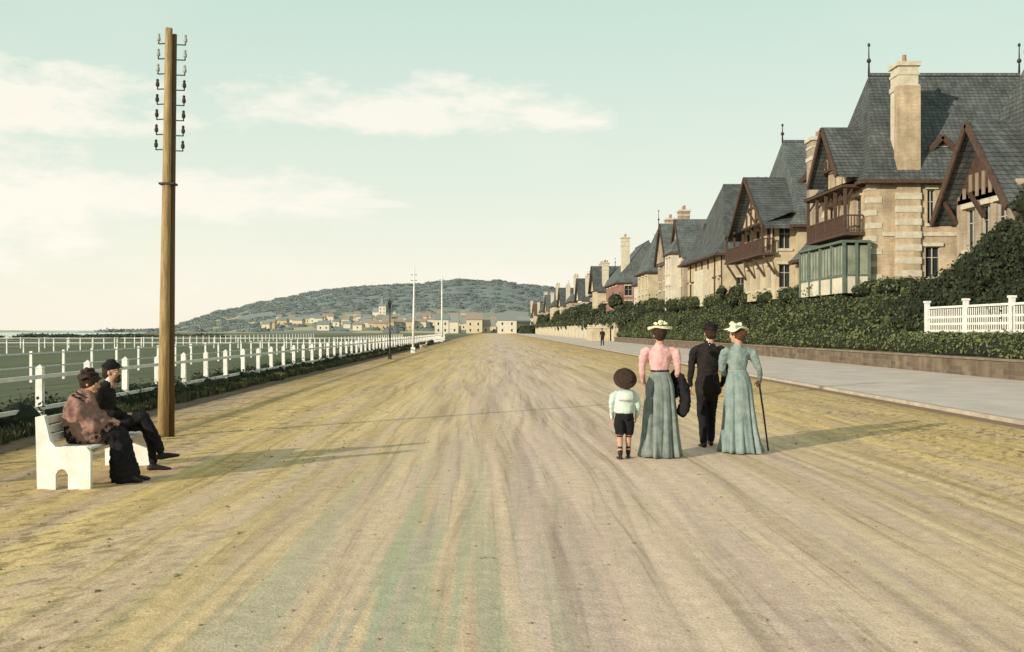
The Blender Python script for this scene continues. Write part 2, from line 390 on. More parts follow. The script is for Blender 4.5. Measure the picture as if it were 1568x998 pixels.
def track(kx,ky,amp,seed,sc):
    w1=t.noise(t.scale(P,(0,.05,0)),sc,1)
    cx=t.n('ShaderNodeCombineXYZ'); t.l(t.m('MULTIPLY',t.m('ADD',X,t.m('MULTIPLY',w1,amp)),kx),cx.inputs[0]); t.l(t.m('MULTIPLY',Y,ky),cx.inputs[1]); cx.inputs[2].default_value=seed
    return t.noise(cx.outputs[0],1.0,3,.6)
st=track(2.0,.07,1.2,0,1.0); st2=track(6.5,.12,-1.6,5,1.4); st3=track(13,.20,2.0,9,.8)
c=t.mix(1.0,c,t.ramp(st,[(.34,(.80,.78,.76)),(.5,(1,1,1)),(.66,(1.12,1.12,1.12))]),'MULTIPLY')
c=t.mix(1.0,c,t.ramp(st2,[(.36,.80),(.46,1.0),(.64,1.09)]),'MULTIPLY')
c=t.mix(1.0,c,t.ramp(st3,[(.32,.76),(.42,1.0),(.7,1.07)]),'MULTIPLY')
band=t.m('MULTIPLY',t.m('SUBTRACT',1.0,t.m('ABSOLUTE',t.m('DIVIDE',t.m('ADD',X,.75),1.8)),clamp=True),t.m('SUBTRACT',1.0,t.m('DIVIDE',t.m('SUBTRACT',Y,6.0),10.0),clamp=True),clamp=True)
stg=t.ramp(track(4.0,.08,.8,13,1.0),[(.47,0.0),(.55,1.0)])
c=t.mix(t.m('MULTIPLY',t.m('MULTIPLY',band,stg),.9,clamp=True),c,(.42,.45,.30))
stp=t.ramp(track(2.6,.06,-.9,17,1.0),[(.5,0.0),(.6,1.0)])
c=t.mix(t.m('MULTIPLY',stp,.38),c,(.60,.44,.39))
side=t.m('MAXIMUM',t.m('DIVIDE',t.m('SUBTRACT',-1.0,X),3.0,clamp=True),t.m('DIVIDE',t.m('SUBTRACT',X,3.2),4.0,clamp=True))
rot=t.n('ShaderNodeVectorRotate'); rot.rotation_type='Z_AXIS'; rot.inputs['Angle'].default_value=math.radians(35); t.l(P,rot.inputs[0])
ch=t.noise(t.scale(rot.outputs[0],(5.5,1.8,1)),1.6,4,.72)
patch=t.ramp(t.noise(P,.45,2),[(.42,.3),(.58,1.0)])
c=t.mix(t.m('MULTIPLY',t.m('MULTIPLY',t.m('MULTIPLY',t.ramp(ch,[(.52,0.0),(.57,1.0)]),side),patch),.78),c,(.22,.15,.075))
fine=t.noise(P,60,3,.7); c=t.mix(1.0,c,t.ramp(fine,[(.3,.70),(.7,1.2)]),'MULTIPLY')
mid=t.noise(P,7,3,.7); c=t.mix(1.0,c,t.ramp(mid,[(.3,.86),(.7,1.1)]),'MULTIPLY')
t.l(c,b.inputs['Base Color']); b.inputs['Roughness'].default_value=.95; b.inputs['Specular IOR Level'].default_value=.05
bn=t.n('ShaderNodeBump'); bn.inputs['Strength'].default_value=.6; bn.inputs['Distance'].default_value=.014
t.l(t.noise(P,26,4,.75),bn.inputs['Height']); t.l(bn.outputs[0],b.inputs['Normal'])
def rough(x,y):
    s=max(0,min(1,(-1.0-x)/2.5,))+max(0,min(1,(x-3.5)/3))
    e=max(0,min(1,(28-y)/6))*max(0,min(1,(y-3)/.5))*max(0,min(1,(x+6.9)/.4))*max(0,min(1,(8.6-x)/.4))
    xr=x*.82-y*.57; yr=x*.57+y*.82
    xw=x+.5*noise.noise(Vector((0,y*.06,2)))
    h=noise.noise(Vector((xw*3.2,y*.06,0)))*.007
    rut=noise.noise(Vector((xw*7,y*.06,7))); h-=.020*max(0,rut-.28)
    q=noise.fractal(Vector((xr*5.0,yr*1.8,3)),1,2,3)
    pt=max(.3,min(1,.7+2*noise.noise(Vector((x*.45,y*.45,1)))))
    h+=s*pt*(-.060*max(0,q-.12)+.014*q)+noise.noise(Vector((x*7,y*7,0)))*.0035
    return h*e
plane('promenade_far',m_sand,-7.05,9.1,28,520,-.0,16,40)
plane('promenade',m_sand,-7.05,9.1,-6,28,0.0,360,760,rough)
V=[];F=[]
for i in range(2600):
    x=U(-6.6,8.6); y=4.5+R()**1.6*26; r=U(.004,.013)*(1.5 if (x<-2 or x>4) and R()<.3 else 1)
    if x>-2 and x<4 and R()<.5: continue
    vs,fs=ellip((x,y,rough(x,y)+r*.2),(r*U(.8,1.6),r*U(.8,1.6),r*.7),Matrix.Rotation(U(0,3),3,'Z'),6,4); k=len(V)
    V+=[v+Vector((U(-.2,.2),U(-.2,.2),U(-.1,.1)))*r for v in vs]; F+=[[a+k for a in f] for f in fs]
meshobj('loose_stones',V,F,M('loose_stone',(.38,.29,.18),(.20,.15,.09),15),smooth=False)
m_path=M('pale_footpath',(.63,.53,.47),(.50,.42,.36),.7,.95,.4,40)
bfp=B('footpath',(12,50,0))
bfp.box('paving',m_path,9.3,16.5,-6,520,-.04,.075)
bfp.box('kerb',M('kerb_stone',(.50,.43,.34),(.36,.30,.23),3,.9,.4,30),9.12,9.3,-6,520,-.04,.085)
bfp.box('gutter',M('gutter_earth',(.27,.18,.11)),8.75,9.11,-6,520,-.04,.012)
bfp.done()
m_lawn,t,b=newmat('lawn'); g=t.n('ShaderNodeNewGeometry'); P=g.outputs['Position']
c=t.mix(t.ramp(t.noise(t.scale(P,(1,.3,1)),.35,4),[(.3,0.0),(.7,1.0)]),(.085,.10,.05),(.135,.14,.075)); c=t.mix(1.0,c,t.ramp(t.noise(P,9,3,.7),[(.3,.7),(.7,1.25)]),'MULTIPLY')
t.l(c,b.inputs['Base Color']); b.inputs['Roughness'].default_value=.95
plane('lawn',m_lawn,-75,-7.05,-6,330,-.012)
m_sea=M('sea',(.72,.74,.66),(.64,.69,.62),.01,.6)  # horizon haze and pale sky reflection put into the sea's diffuse colour
V=[(-5000,215,-.03),(-80,215,-.03),(-230,700,-.03),(-900,2500,-.03),(-900,8800,-.03),(-5000,8800,-.03)]
meshobj('sea',V,[list(range(6))],m_sea,smooth=False)
# ------------------------------------------------------------------ leaf clouds
def clumps(name,cl,mat,n,size,core=True,coremat=m_core):
    V=[];F=[];MI=[]
    wts=[r[0]*r[1]+r[1]*r[2]+r[0]*r[2] for _,r in cl]; tot=sum(wts)
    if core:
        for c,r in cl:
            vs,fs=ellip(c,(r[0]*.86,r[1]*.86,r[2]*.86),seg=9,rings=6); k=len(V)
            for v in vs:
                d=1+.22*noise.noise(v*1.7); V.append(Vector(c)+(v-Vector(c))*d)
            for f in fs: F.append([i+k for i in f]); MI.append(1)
    for (c,r),wt in zip(cl,wts):
        m=int(n*wt/tot)+1; c=Vector(c)
        for _ in range(m):
            a=U(0,6.283); z=U(-.35,1); q=math.sqrt(max(0,1-z*z)); d=U(.82,1.14)
            if R()<.07: d=U(1.1,1.35)
            nn=Vector((q*math.cos(a),q*math.sin(a),z)); p=c+Vector((nn.x*r[0],nn.y*r[1],nn.z*r[2]))*d
            d2=1+.2*noise.noise(p*1.3); p=c+(p-c)*d2
            if p.z<.02: continue
            t1=(nn+Vector((U(-1,1),U(-1,1),U(-1,1)))*.9).normalized(); s=t1.cross(Vector((U(-1,1),U(-1,1),U(-1,1)))).normalized(); u=t1.cross(s)
            sz=size*U(.6,1.4); k=len(V); V+=[p-s*sz*.5,p+u*sz*.32,p+s*sz*.5,p-u*sz*.32]; F.append((k,k+1,k+2,k+3)); MI.append(0)
    ob=meshobj(name,V,F,[mat,coremat],smooth=False,mi=MI); return ob
# ------------------------------------------------------------------ right bank
prof=[(16.62,.66),(17.2,.95),(18.5,2.0),(20.1,3.4),(22,3.9),(26,4.0),(70,4.2)]
V=[];F=[];ys=[8+i*1.5 for i in range(90)]
for j,y in enumerate(ys):
    for x,z in prof:
        V.append((x,y,z+(noise.noise(Vector((x*.4,y*.3,0)))*.25 if x>17 else 0)))
n=len(prof)
for j in range(len(ys)-1):
    for i in range(n-1): a=j*n+i; F.append((a,a+1,a+n+1,a+n))
k=len(V); V+=[(x,ys[-1],-.1) for x,_ in prof]
for i in range(n-1): F.append(((len(ys)-1)*n+i,(len(ys)-1)*n+i+1,k+i+1,k+i))
m_bank=M('bank_turf',(.10,.11,.05),(.06,.068,.03),1.5,.95,.6,15)
meshobj('grass_bank',V,F,m_bank)
ret=B('retaining_wall',(16.5,60,0)); m_rw=brickmat('rubble_stone_wall',(.20,.15,.10),(.12,.09,.065),(.17,.14,.10),.5,.2)
ret.box('wall',m_rw,16.42,16.66,8,141.5,-.05,.64); ret.box('coping',M('stone_coping',(.25,.20,.14),(.14,.11,.08),1.5),16.36,16.72,8,141.5,.642,.72); ret.done()
cl=[]
for i in range(620):
    y=U(20,140); f=(y-20)/120; x=U(16.9,20.6)
    if 26<y<44 and x<18.0: continue
    s=(x-16.9)/3.7; z=.9+s*2.7; r=U(.35,.8)
    cl.append(((x,y,z+.05),(r,r*U(1,1.8),r*U(.5,.8)+.35*s*f)))
for i in range(130):
    y=U(50,141); f=(y-50)/90; r=U(.5,.8); cl.append(((U(19.8,21),y,3.8+.75*f),(r,r*1.3,.45+.45*f)))
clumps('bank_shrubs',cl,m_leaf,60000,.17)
cl=[]
y=11.
while y<141:
    r=U(.32,.42); zz=.98+ .25*noise.noise(Vector((0,y*.25,0)))
    cl.append(((16.95+U(-.05,.08),y,zz),(r,U(.5,.9),U(.38,.52)))); y+=.5
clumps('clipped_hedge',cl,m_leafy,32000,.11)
cl=[]
for i in range(120):
    y=U(26,46.5); x=U(18.1,20.4)
    top=6.4-.28*max(0,y-35.5)
    if x<18.7: top-=.6
    z=U(1.7,max(1.8,top-.6)); r=U(.55,.95); cl.append(((x,y,z),(r,r*1.2,r*.85)))
for i in range(60):
    y=U(26,47.5); x=U(18.4,20.0); top=6.4-.28*max(0,y-35.5); r=U(.35,.8); cl.append(((x,y,top-.55+U(-.25,.25)),(r,r*1.3,r*.9)))
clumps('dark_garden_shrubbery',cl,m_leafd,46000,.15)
gf=B('white_garden_fence',(17.3,37,1.6))
for yy in (28.0,31.4,34.8,38.2,41.6):
    gf.box('posts',m_wpaint,17.22,17.38,yy-.08,yy+.08,1.1,2.72); gf.box('post_caps',m_wpaint,17.19,17.41,yy-.11,yy+.11,2.722,2.80)
yy=28.16
while yy<41.4:
    gf.box('pickets',m_wpaint,17.27,17.29,yy,yy+.05,1.55,2.45); yy+=.16
for z in (1.58,1.84,2.10,2.48): gf.box('rails',m_wpaint,17.295,17.34,28.09,41.51,z,z+.08)
gf.done()
cl=[]
y=26.
while y<44: cl.append(((17.15,y,1.22),(.38,.5,.33))); y+=.4
clumps('hedge_under_fence',cl,m_leafy,6000,.11)
# ------------------------------------------------------------------ houses
v=B('timbered_villa',(24,42,4))
v.body(m_pinkg,20.6,32,39,46,3.6,7.5,3,4,(4.5,))
r=v.hip(m_slate,20.6,32,38.6,46.2,7.5,12.5,'x',1.1,.5); v.finial(r[0],1.0)
v.wall((19.9,39.6),(0,1),(-1,0),5.2,3.6,7.4,[(.8,1.7,5.0,6.7),(2.2,3.0,5.0,6.7),(3.5,4.4,5.0,6.7)],m_pinkg)
for yy in (39.6,44.8): v.poly('walls',m_pinkg,[(19.9,yy,3.6),(21,yy,3.6),(21,yy,7.4),(19.9,yy,7.4)])
v.gable(m_slate,m_timber,19.9,24,39.6,44.8,7.0,10.1,'x',.75,timber=False)
m_infill=M('timber_infill',(.30,.235,.165),(.22,.17,.12),3)
for i in range(9):
    bb=39.9+i*.575; zt=7.0+3.1*(1-abs(bb-42.2)/2.6)-.45
    v.beam('timber_frame_infill',m_infill,(19.87,bb+.1,7.15),(19.87,bb+.1,max(7.3,min(zt,8.1))),.05,.22,up=(0,1,0))
for yy in (39.7,42.2,44.7): v.beam('brackets',m_timber,(19.85,yy,6.2),(19.25,yy,7.2),.14)
v.done()
v=B('slate_roofed_villa',(27,62,4))
x0,x1,y0,y1=21,33,58.4,66.6
v.wall((x0,y0),(1,0),(0,-1),12,3.6,10.3,[(3.30,3.72,7.6,9.5),(4.72,5.14,7.6,9.5),(8,8.9,7.6,9.4),(3.2,4.0,4.6,6.3),(7.5,8.6,4.4,6.4)],m_buff)
v.wall((x0,y0),(0,1),(-1,0),8.2,3.6,10.3,[(1.2,2.2,7.2,9.3),(3.4,4.6,7.0,9.4),(6,7,7.2,9.3),(1.2,2.2,4.2,6.2),(6,7,4.2,6.2)],m_buff)
v.wall((x0,y1),(1,0),(0,1),12,3.6,10.3,[(3,4,7.4,9.2)],m_buff); v.wall((x1,y0),(0,1),(1,0),8.2,3.6,10.3,[(3,4,7.4,9.2)],m_buff)
v.quoins(x0,y0,3.7,10.2); v.quoins(x0,y1,3.7,10.2,sy=1)
z=3.9
while z<9.6:
    v.box('chimney_breast_bands',m_stone,22.5,23.9,58.19,58.42,z,z+.36); z+=.72
v.box('chimney_breast',m_buff,22.55,23.85,58.22,58.7,3.6,15.3)
v.box('string_course',m_stone,21.8,22.49,58.33,58.398,6.9,7.12); v.box('string_course',m_stone,23.91,33.05,58.33,58.398,6.9,7.12)
v.box('eaves_board',m_timber,20.9,22.49,58.28,58.396,9.85,9.98); v.box('eaves_board',m_timber,23.91,33.1,58.28,58.396,9.85,9.98)
r=v.hip(m_slate,x0,x1,y0,y1,10.3,16.9,'x',1.5,.55); v.finial(r[0],1.9); v.finial(r[1],1.9)
v.chimney(m_stone,22.65,23.75,58.3,59.5,11,16.4,1)
v.dormer(25.4,59.3,11.2,1.2,.8,'-y',depth=1.6,wmat=m_timber)
v.gable(m_slate,m_pinkg,20.1,25,59.6,63.6,11.1,13.6,'x',.7)
v.wall((20.3,60),(0,1),(-1,0),3.2,9.9,11.2,[(.6,1.3,10.1,11.0),(1.8,2.5,10.1,11.0)],m_buff)
for yy in (60,63.2): v.poly('walls',m_buff,[(20.3,yy,9.9),(21,yy,9.9),(21,yy,11.2),(20.3,yy,11.2)])
v.box('balcony_floor',m_timber,19.8,20.98,58.9,66,7.0,7.18); v.railing(m_timber,(19.86,58.96),(19.86,65.9),7.18); v.railing(m_timber,(19.9,58.96),(20.9,58.96),7.18)
for yy in (59.0,60.7,62.4,64.1,65.9):
    v.beam('balcony_posts',m_timber,(19.9,yy,7.18),(19.9,yy,9.7),.16); v.beam('brackets',m_timber,(19.9,yy,9.0),(20.3,yy,9.6),.1)
v.box('balcony_roof',m_timber,19.65,20.98,58.8,66.1,9.7,9.85)
v.add('balcony_roof_slates',m_slate,[(19.6,58.7,9.86),(20.98,58.7,10.25),(20.98,66.2,10.25),(19.6,66.2,9.86)],[(0,1,2,3)])
v.box('veranda_roof',m_greenwood,19.35,20.98,57.9,66.3,6.5,6.64)
for yy in (58,60.1,62.2,64.3,66.2): v.beam('veranda_posts',m_greenwood,(19.5,yy,3.7),(19.5,yy,6.5),.16)
for xx in (20.2,20.9): v.beam('veranda_posts',m_greenwood,(xx,58,3.7),(xx,58,6.5),.14)
v.box('veranda_panels',m_white,19.6,20.9,58.04,58.08,3.7,4.7); v.box('veranda_panels',m_white,19.5,19.54,58.1,66.1,3.7,4.6)
m_vg=M('curtained_veranda_glass',(.30,.32,.24),(.14,.16,.12),1.2,.35)
v.box('veranda_glazing',m_vg,19.6,20.88,58.05,58.075,4.75,6.35); v.box('veranda_glazing',m_vg,19.5,19.53,58.1,66.1,4.75,6.35)
for i in range(14): v.box('veranda_glazing_bars',m_greenwood,19.46,19.495,58.6+i*.55,58.64+i*.55,4.72,6.4)
v.box('veranda_rails',m_greenwood,19.45,20.95,57.98,58.035,4.66,4.76); v.box('veranda_rails',m_greenwood,19.43,19.49,58.1,66.1,4.62,4.72)
v.done()
v=B('slate_villa_with_timber_wing',(27,78,4))
v.body(m_cream,21.0,32,72,86,3.7,9.2,4,3,(4.6,7.0))
r=v.hip(m_slate2,21.0,32,72,86,9.2,15.9,'x',.9,.6); v.finial(r[0],1.3); v.finial(r[1],1.3)
v.chimney(m_pinkg,21.3,22.6,69.6,70.9,4,14.3,3)
v.dormer(22.9,74.9,11.4,1.5,1.1,'-y',wmat=m_stone)
v.body(m_cream,19.6,20.99,72.6,81.6,3.8,9.4,3,1,(4.6,7.3),ww=.8,wh=1.6)
v.gable(m_slate,m_cream,19.4,23,72.4,81.4,9.3,12.9,'x',.9)
v.box('balcony_floor',m_timber,18.5,19.58,72.2,83.5,6.85,7.03); v.railing(m_timber,(18.6,72.3),(18.6,83.4),7.03); v.railing(m_timber,(18.6,72.3),(19.5,72.3),7.03)
for yy in (72.3,75.1,77.9,80.7,83.4):
    v.beam('balcony_posts',m_timber,(18.65,yy,7.0),(18.65,yy,9.2),.15); v.beam('brackets',m_timber,(19.55,yy,5.5),(18.7,yy,6.8),.15)
for i in range(7): v.beam('timber_frame',m_timber,(19.56,72.8+i*1.45,7.1),(19.56,72.8+i*1.45,9.2),.11)
v.add('pent_roof',m_slate,[(18.3,71.9,8.9),(20.9,71.9,9.9),(20.9,84,9.9),(18.3,84,8.9)],[(0,1,2,3)])
v.hip(m_slate2,20.8,24.8,67.9,71.5,6.7,9.6,'y',1.4,.4,part='porch_roof')
v.body(m_white,21,24.6,68.1,71.3,3.7,6.6,2,2,(4.3,)); v.done()
v=B('yellow_walled_villa',(26,104,4))
v.body(m_cream,20.9,31,95,112,3.9,8.9,5,3,(4.8,))
r=v.hip(m_slate,20.9,31,95,112,8.9,16.0,'x',1.9,.9)
v.dormer(22.2,99.5,10.1,1.9,1.3,'-x',wmat=m_white); v.dormer(22.0,107,10.1,1.9,1.3,'-x',wmat=m_white); v.dormer(24.8,97.2,10.6,2,1.2,'-y',wmat=m_cream)
v.chimney(m_cream,24.0,25.5,95.5,96.8,9,15.0,2)
for i in range(6): v.beam('timber_frame',m_timber,(20.85,95.2+i*3,3.9),(20.85,95.2+i*3,8.6),.14)
v.beam('timber_frame',m_timber,(20.84,95.2,6.6),(20.84,111.8,6.6),.14)
v.box('bay',m_stone,19.9,20.88,99,103.4,3.9,7.4); v.done()
v=B('brick_gabled_villa',(26,122,4))
v.body(m_pinkg,21,31,115,133,3.9,10.0,5,3,(4.8,7.7),ww=1.1)
v.gable(m_slate2,m_pinkg,20.8,31,115,121.5,10.0,14.2,'x',.25,timber=False); v.gable(m_slate2,m_pinkg,20.8,31,125,133,10.0,14.8,'x',.25,timber=False)
v.hip(m_slate2,21,31,117,131,10.0,13.6,'y',3,.2)
for yy,q in ((123,3),(132.4,2)): v.chimney(m_pink,22,23.2,yy,yy+1.5,10,15.6,q)
v.wall((19.9,116.5),(0,1),(-1,0),4.4,3.9,10.6,[(.7,1.6,8.0,9.8),(2.6,3.5,8.0,9.8),(.7,1.6,4.8,6.6),(2.6,3.5,4.8,6.6)],m_white)
for yy in (116.5,120.9): v.poly('walls',m_white,[(19.9,yy,3.9),(21,yy,3.9),(21,yy,10.6),(19.9,yy,10.6)])
v.hip(m_slate2,19.9,22.5,116.5,120.9,10.6,12.6,'y',1.6,.2)
v.done()
v=B('slate_roofed_manor',(26,150,4))
v.body(m_cream,20.8,32,140,150,3.9,9.8,3,3,(4.8,7.3),ww=1.1); v.body(m_white,21.6,32,150.1,160,3.9,8.8,3,3,(4.8,),ww=1.1)
r=v.hip(m_slate2,20.8,32,140,150,9.8,15.9,'x',2.2,.5); v.finial(r[0],2.4)
v.hip(m_slate,21.6,32,150.1,160,8.8,12.4,'y',3,.4); v.chimney(m_stone,23.2,24.5,149,150,10,15.2,2)
v.done()
v=B('mansard_roofed_house',(26,180,4))
v.body(m_red,20.6,31,172,190,3.9,9.8,4,3,(4.8,7.3),ww=1.2)
v.hip(m_slate2,20.6,31,172,190,9.8,16.4,'y',1.0,.4); v.chimney(m_stone,21.3,22.6,172.5,174,10,16.8,2); v.done()
specs=[(203,214,m_cream,m_slate,9.5,14.4,'x'),(222,234,m_pinkg,m_slate2,9.5,15.4,'y'),(248,260,m_white,m_slate,9,14.2,'x'),(276,292,m_pinkg,m_slate2,9.5,15.6,'y'),(312,328,m_cream,m_slate,9,14.6,'x'),(350,372,m_cream,m_slate,10,16.6,'y'),(400,422,m_buff,m_slate2,9,15.5,'x'),(450,480,m_pinkg,m_slate,10,17.6,'y'),(520,550,m_cream,m_redroof,9,15,'x'),(600,640,m_white,m_slate2,9,18,'y')]
for a,b_,wm,rm,ze,zr,ax in specs:
    v=B('seafront_villa',(26,(a+b_)/2,4)); xo=U(-.4,1.2)
    v.body(wm,20.6+xo,31,a,b_,1.5,ze,3,3,(4.8,),ww=1.3)
    if ax=='y': r=v.hip(rm,20.6+xo,31,a,b_,ze,zr,'y',3.2,.4); v.finial(r[0],1.8)
    else: v.gable(rm,wm,20.3+xo,31,a,b_,ze,zr,'x',.5,timber=False)
    v.chimney(m_pinkg,22.5+xo,23.7+xo,b_-3,b_-1.8,ze,zr+.6,2); v.chimney(m_stone,21.6+xo,22.8+xo,a+.6,a+1.8,ze,zr+.2,2); v.done()
gw=B('pale_garden_wall',(17,250,0))
gw.box('wall',m_stone,17.0,17.4,145,420,-.05,2.3); gw.box('coping',m_path,16.9,17.5,145,420,2.302,2.45)
for i in range(28): gw.box('piers',m_cream,16.85,16.998,145+i*10,146+i*10,-.05,2.65)
gw.box('gateway',m_cream,14.2,16.8,150,158,-.05,1.9); gw.box('gateway_coping',m_stone,14.1,16.84,149.9,158.1,1.902,2.05)
gw.done()
plane('villa_terrace',m_bank,17.4,70,141.5,680,2.3)
m_gt=M('garden_tree_leaves',(.10,.11,.055),(.055,.066,.035),.3,.85,isl=.4)
cl=[]
for i in range(170):
    y=U(143,420); r=U(.8,1.9); cl.append(((U(17.8,19.8),y,2.2+U(0,.9)),(r,r*1.8,r*.8)))
for a,b_ in ((134,139),(161,171),(191,202),(215,221),(235,247),(261,275),(293,311),(329,349),(373,399),(423,449)):
    for i in range(9):
        y=U(a,b_); z0=U(3.2,6.4 if a>160 else 4.8); r=U(.8,1.6)*(1 if a<200 else 1.4); cl.append(((U(18.8,22),y,z0),(r,r*1.3,r)))
for i in range(10): r=U(.5,.9); cl.append(((U(20,22),U(87,94),U(4.0,5.2)),(r,r*1.5,r*.8)))
for i in range(60):
    y=U(420,700); r=U(1.5,3.0); cl.append(((U(13,19.8),y,1.0),(r,r*2,r*1.1)))
clumps('garden_trees',cl,m_gt,34000,.36)
# ------------------------------------------------------------------ left fence and verge
fn=B('white_rail_fence',(-7.6,60,0))
y=9.4
while y<165:
    dx=U(-.012,.012); dz=U(-.015,.015)
    fn.box('posts',m_wpaint,-7.655+dx,-7.545+dx,y-.055,y+.055,-.02,1.02+dz); fn.add('post_tops',m_wpaint,[(-7.665+dx,y-.065,1.022+dz),(-7.535+dx,y-.065,1.022+dz),(-7.535+dx,y+.065,1.022+dz),(-7.665+dx,y+.065,1.022+dz),(-7.6+dx,y,1.09+dz)],[(0,1,2,3),(0,4,1),(1,4,2),(2,4,3),(3,4,0)]); y+=2.03
for z in (.32,.84): fn.box('rails',m_wpaint,-7.53,-7.485,9.3,165,z,z+.065)
fn.done()
for nm,xx,y0,y1,st_ in (('white_rail_fence',-14.6,18,170,2.5),('white_rail_fence',-34,60,200,2.6)):
    f2=B(nm,(xx,y0,0)); y=y0
    while y<y1: f2.box('posts',m_wpaint,xx-.04,xx+.04,y-.04,y+.04,-.02,.98); y+=st_
    for z in (.45,.88): f2.box('rails',m_wpaint,xx+.042,xx+.075,y0,y1,z,z+.045)
    f2.done()
f2=B('white_cross_fence',(-20,95,0)); x=-54
while x<-7.8: f2.box('posts',m_wpaint,x-.04,x+.04,94.96,95.04,-.02,.98); x+=2.2
for z in (.45,.88): f2.box('rails',m_wpaint,-54,-7.7,94.9,94.945,z,z+.05)
f2.done()
def grass(name,reg,n,h,mat,wd=.012):
    V=[];F=[]
    for _ in range(n):
        x,y=reg(); hh=h*U(.4,1.2)*(1+.5*noise.noise(Vector((x*1.2,y*.8,4)))); a=U(0,6.28); wv=Vector((math.cos(a),math.sin(a),0))*wd*(1+y*.045)
        ln=Vector((U(-.4,.4),U(-.4,.4),0))*hh; p=Vector((x,y,-.02)); k=len(V)
        V+=[p-wv,p+wv,p+wv*.7+ln*.4+Vector((0,0,hh*.6)),p-wv*.7+ln*.4+Vector((0,0,hh*.6)),p+ln+Vector((0,0,hh))]; F+=[(k,k+1,k+2,k+3),(k+3,k+2,k+4)]
    return meshobj(name,V,F,mat,smooth=False)
def vr():
    y=10+ (R()**1.7)*110; x=-7.0-abs(random.gauss(0,.55))+.18*noise.noise(Vector((0,y*.6,3))); return x,y
grass('verge_grass',vr,50000,.22,m_grass)
cl=[]; y=10.
while y<130:
    r=U(.28,.46)*(1 if y<70 else .8); cl.append(((-7.8+U(-.32,.28),y,.08),(r,U(.4,.8),U(.24,.44)))); y+=.27
clumps('low_verge_hedge',cl,M('verge_hedge_leaves',(.062,.07,.034),(.026,.034,.019),.9,.85,isl=.45),46000,.07)
plane('verge_earth',M('verge_earth',(.19,.125,.08),(.115,.08,.052),3,.95,.6,20),-8.1,-6.55,-6,165,.004,12,300,lambda x,y:.012*max(0,-6.65-x)/.4+ .012*noise.noise(Vector((x*2,y*1.5,0)))*(1 if x<-6.7 else 0))
cl=[]
for i in range(90): cl.append(((U(-135,-52),U(185,212),.2),(U(1.5,3.5),1.5,U(.4,.8))))
clumps('distant_shrubs',cl,M('distant_shrub_leaves',(.09,.105,.07),(.06,.075,.05),.3),6000,.4)
# ------------------------------------------------------------------ poles
def ins(b,px,py,z,sgn,mat):
    b.beam('iron_arms',m_iron,(px,py,z-.07),(px+sgn*.13,py,z-.075),.016)
    b.beam('iron_arms',m_iron,(px+sgn*.13,py,z-.08),(px+sgn*.13,py,z),.016)
    vs,fs=tube([(px+sgn*.13,py,z-.02),(px+sgn*.13,py,z+.015),(px+sgn*.13,py,z+.04),(px+sgn*.13,py,z+.07)],[(.030,.030),(.030,.030),(.019,.019),(.023,.023)],seg=10,cap=1); b.add('insulators',mat,vs,fs)
tp=B('telegraph_pole',(-5.1,16.2,0))
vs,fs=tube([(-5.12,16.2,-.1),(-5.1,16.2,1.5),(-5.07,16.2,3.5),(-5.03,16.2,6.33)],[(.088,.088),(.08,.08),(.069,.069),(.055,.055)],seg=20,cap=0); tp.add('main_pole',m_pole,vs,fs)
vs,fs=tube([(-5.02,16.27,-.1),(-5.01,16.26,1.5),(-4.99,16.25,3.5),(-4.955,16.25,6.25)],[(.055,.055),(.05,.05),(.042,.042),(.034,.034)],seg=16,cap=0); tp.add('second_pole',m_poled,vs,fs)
m_porc=M('porcelain_insulator',(.40,.43,.38),(.26,.28,.26),9,.4)
for k in range(8):
    z=4.52+k*.235
    for sgn,px in ((-1,-5.09+k*.006),(1,-4.955+k*.006)):
        ins(tp,px+sgn*.01,16.2,z-(0 if sgn<0 else .02),sgn,m_iron if k<5 else m_porc)
tp.box('bands',m_iron,-5.165,-4.93,16.115,16.33,3.9,3.93)
tp.done()
fl=B('white_mast',(-5.8,75,0)); vs,fs=tube([(-5.75,75,0),(-5.7,75,3),(-5.65,75,6.25)],[(.09,.09),(.075,.075),(.04,.04)],seg=10,cap=0); fl.add('mast',m_wpaint,vs,fs)
fl.box('base',m_wpaint,-5.9,-5.6,74.85,75.15,0,.4)
for z in (5.6,5.2): fl.beam('arms',m_iron,(-5.9,75,z),(-5.45,75,z),.04)
fl.done()
fl=B('white_mast',(-7.1,145,0)); vs,fs=tube([(-7.1,145,0),(-7.1,145,4),(-7.1,145,9.2)],[(.14,.14),(.11,.11),(.07,.07)],seg=10,cap=0); fl.add('mast',m_wpaint,vs,fs)
for z in (8.6,8.1): fl.beam('arms',m_iron,(-7.5,145,z),(-6.7,145,z),.06)
fl.box('base',m_wpaint,-7.3,-6.9,144.8,145.2,0,.6); fl.done()
lp=B('iron_lamp_post',(-5.8,58.7,0)); lp.cyl('post',m_iron,(-5.8,58.7,0),(-5.8,58.7,2.8),.05,.03); lp.box('base',m_iron,-5.9,-5.7,58.6,58.8,0,.25)
lp.add('lantern',m_glass,[(-5.86,58.64,2.82),(-5.74,58.64,2.82),(-5.74,58.76,2.82),(-5.86,58.76,2.82),(-5.91,58.59,3.15),(-5.69,58.59,3.15),(-5.69,58.81,3.15),(-5.91,58.81,3.15)],[(0,1,5,4),(1,2,6,5),(2,3,7,6),(3,0,4,7),(0,3,2,1)])
lp.add('lantern_roof',m_iron,[(-5.94,58.56,3.155),(-5.66,58.56,3.155),(-5.66,58.84,3.155),(-5.94,58.84,3.155),(-5.8,58.7,3.4)],[(0,1,4),(1,2,4),(2,3,4),(3,0,4),(3,2,1,0)]); lp.done()
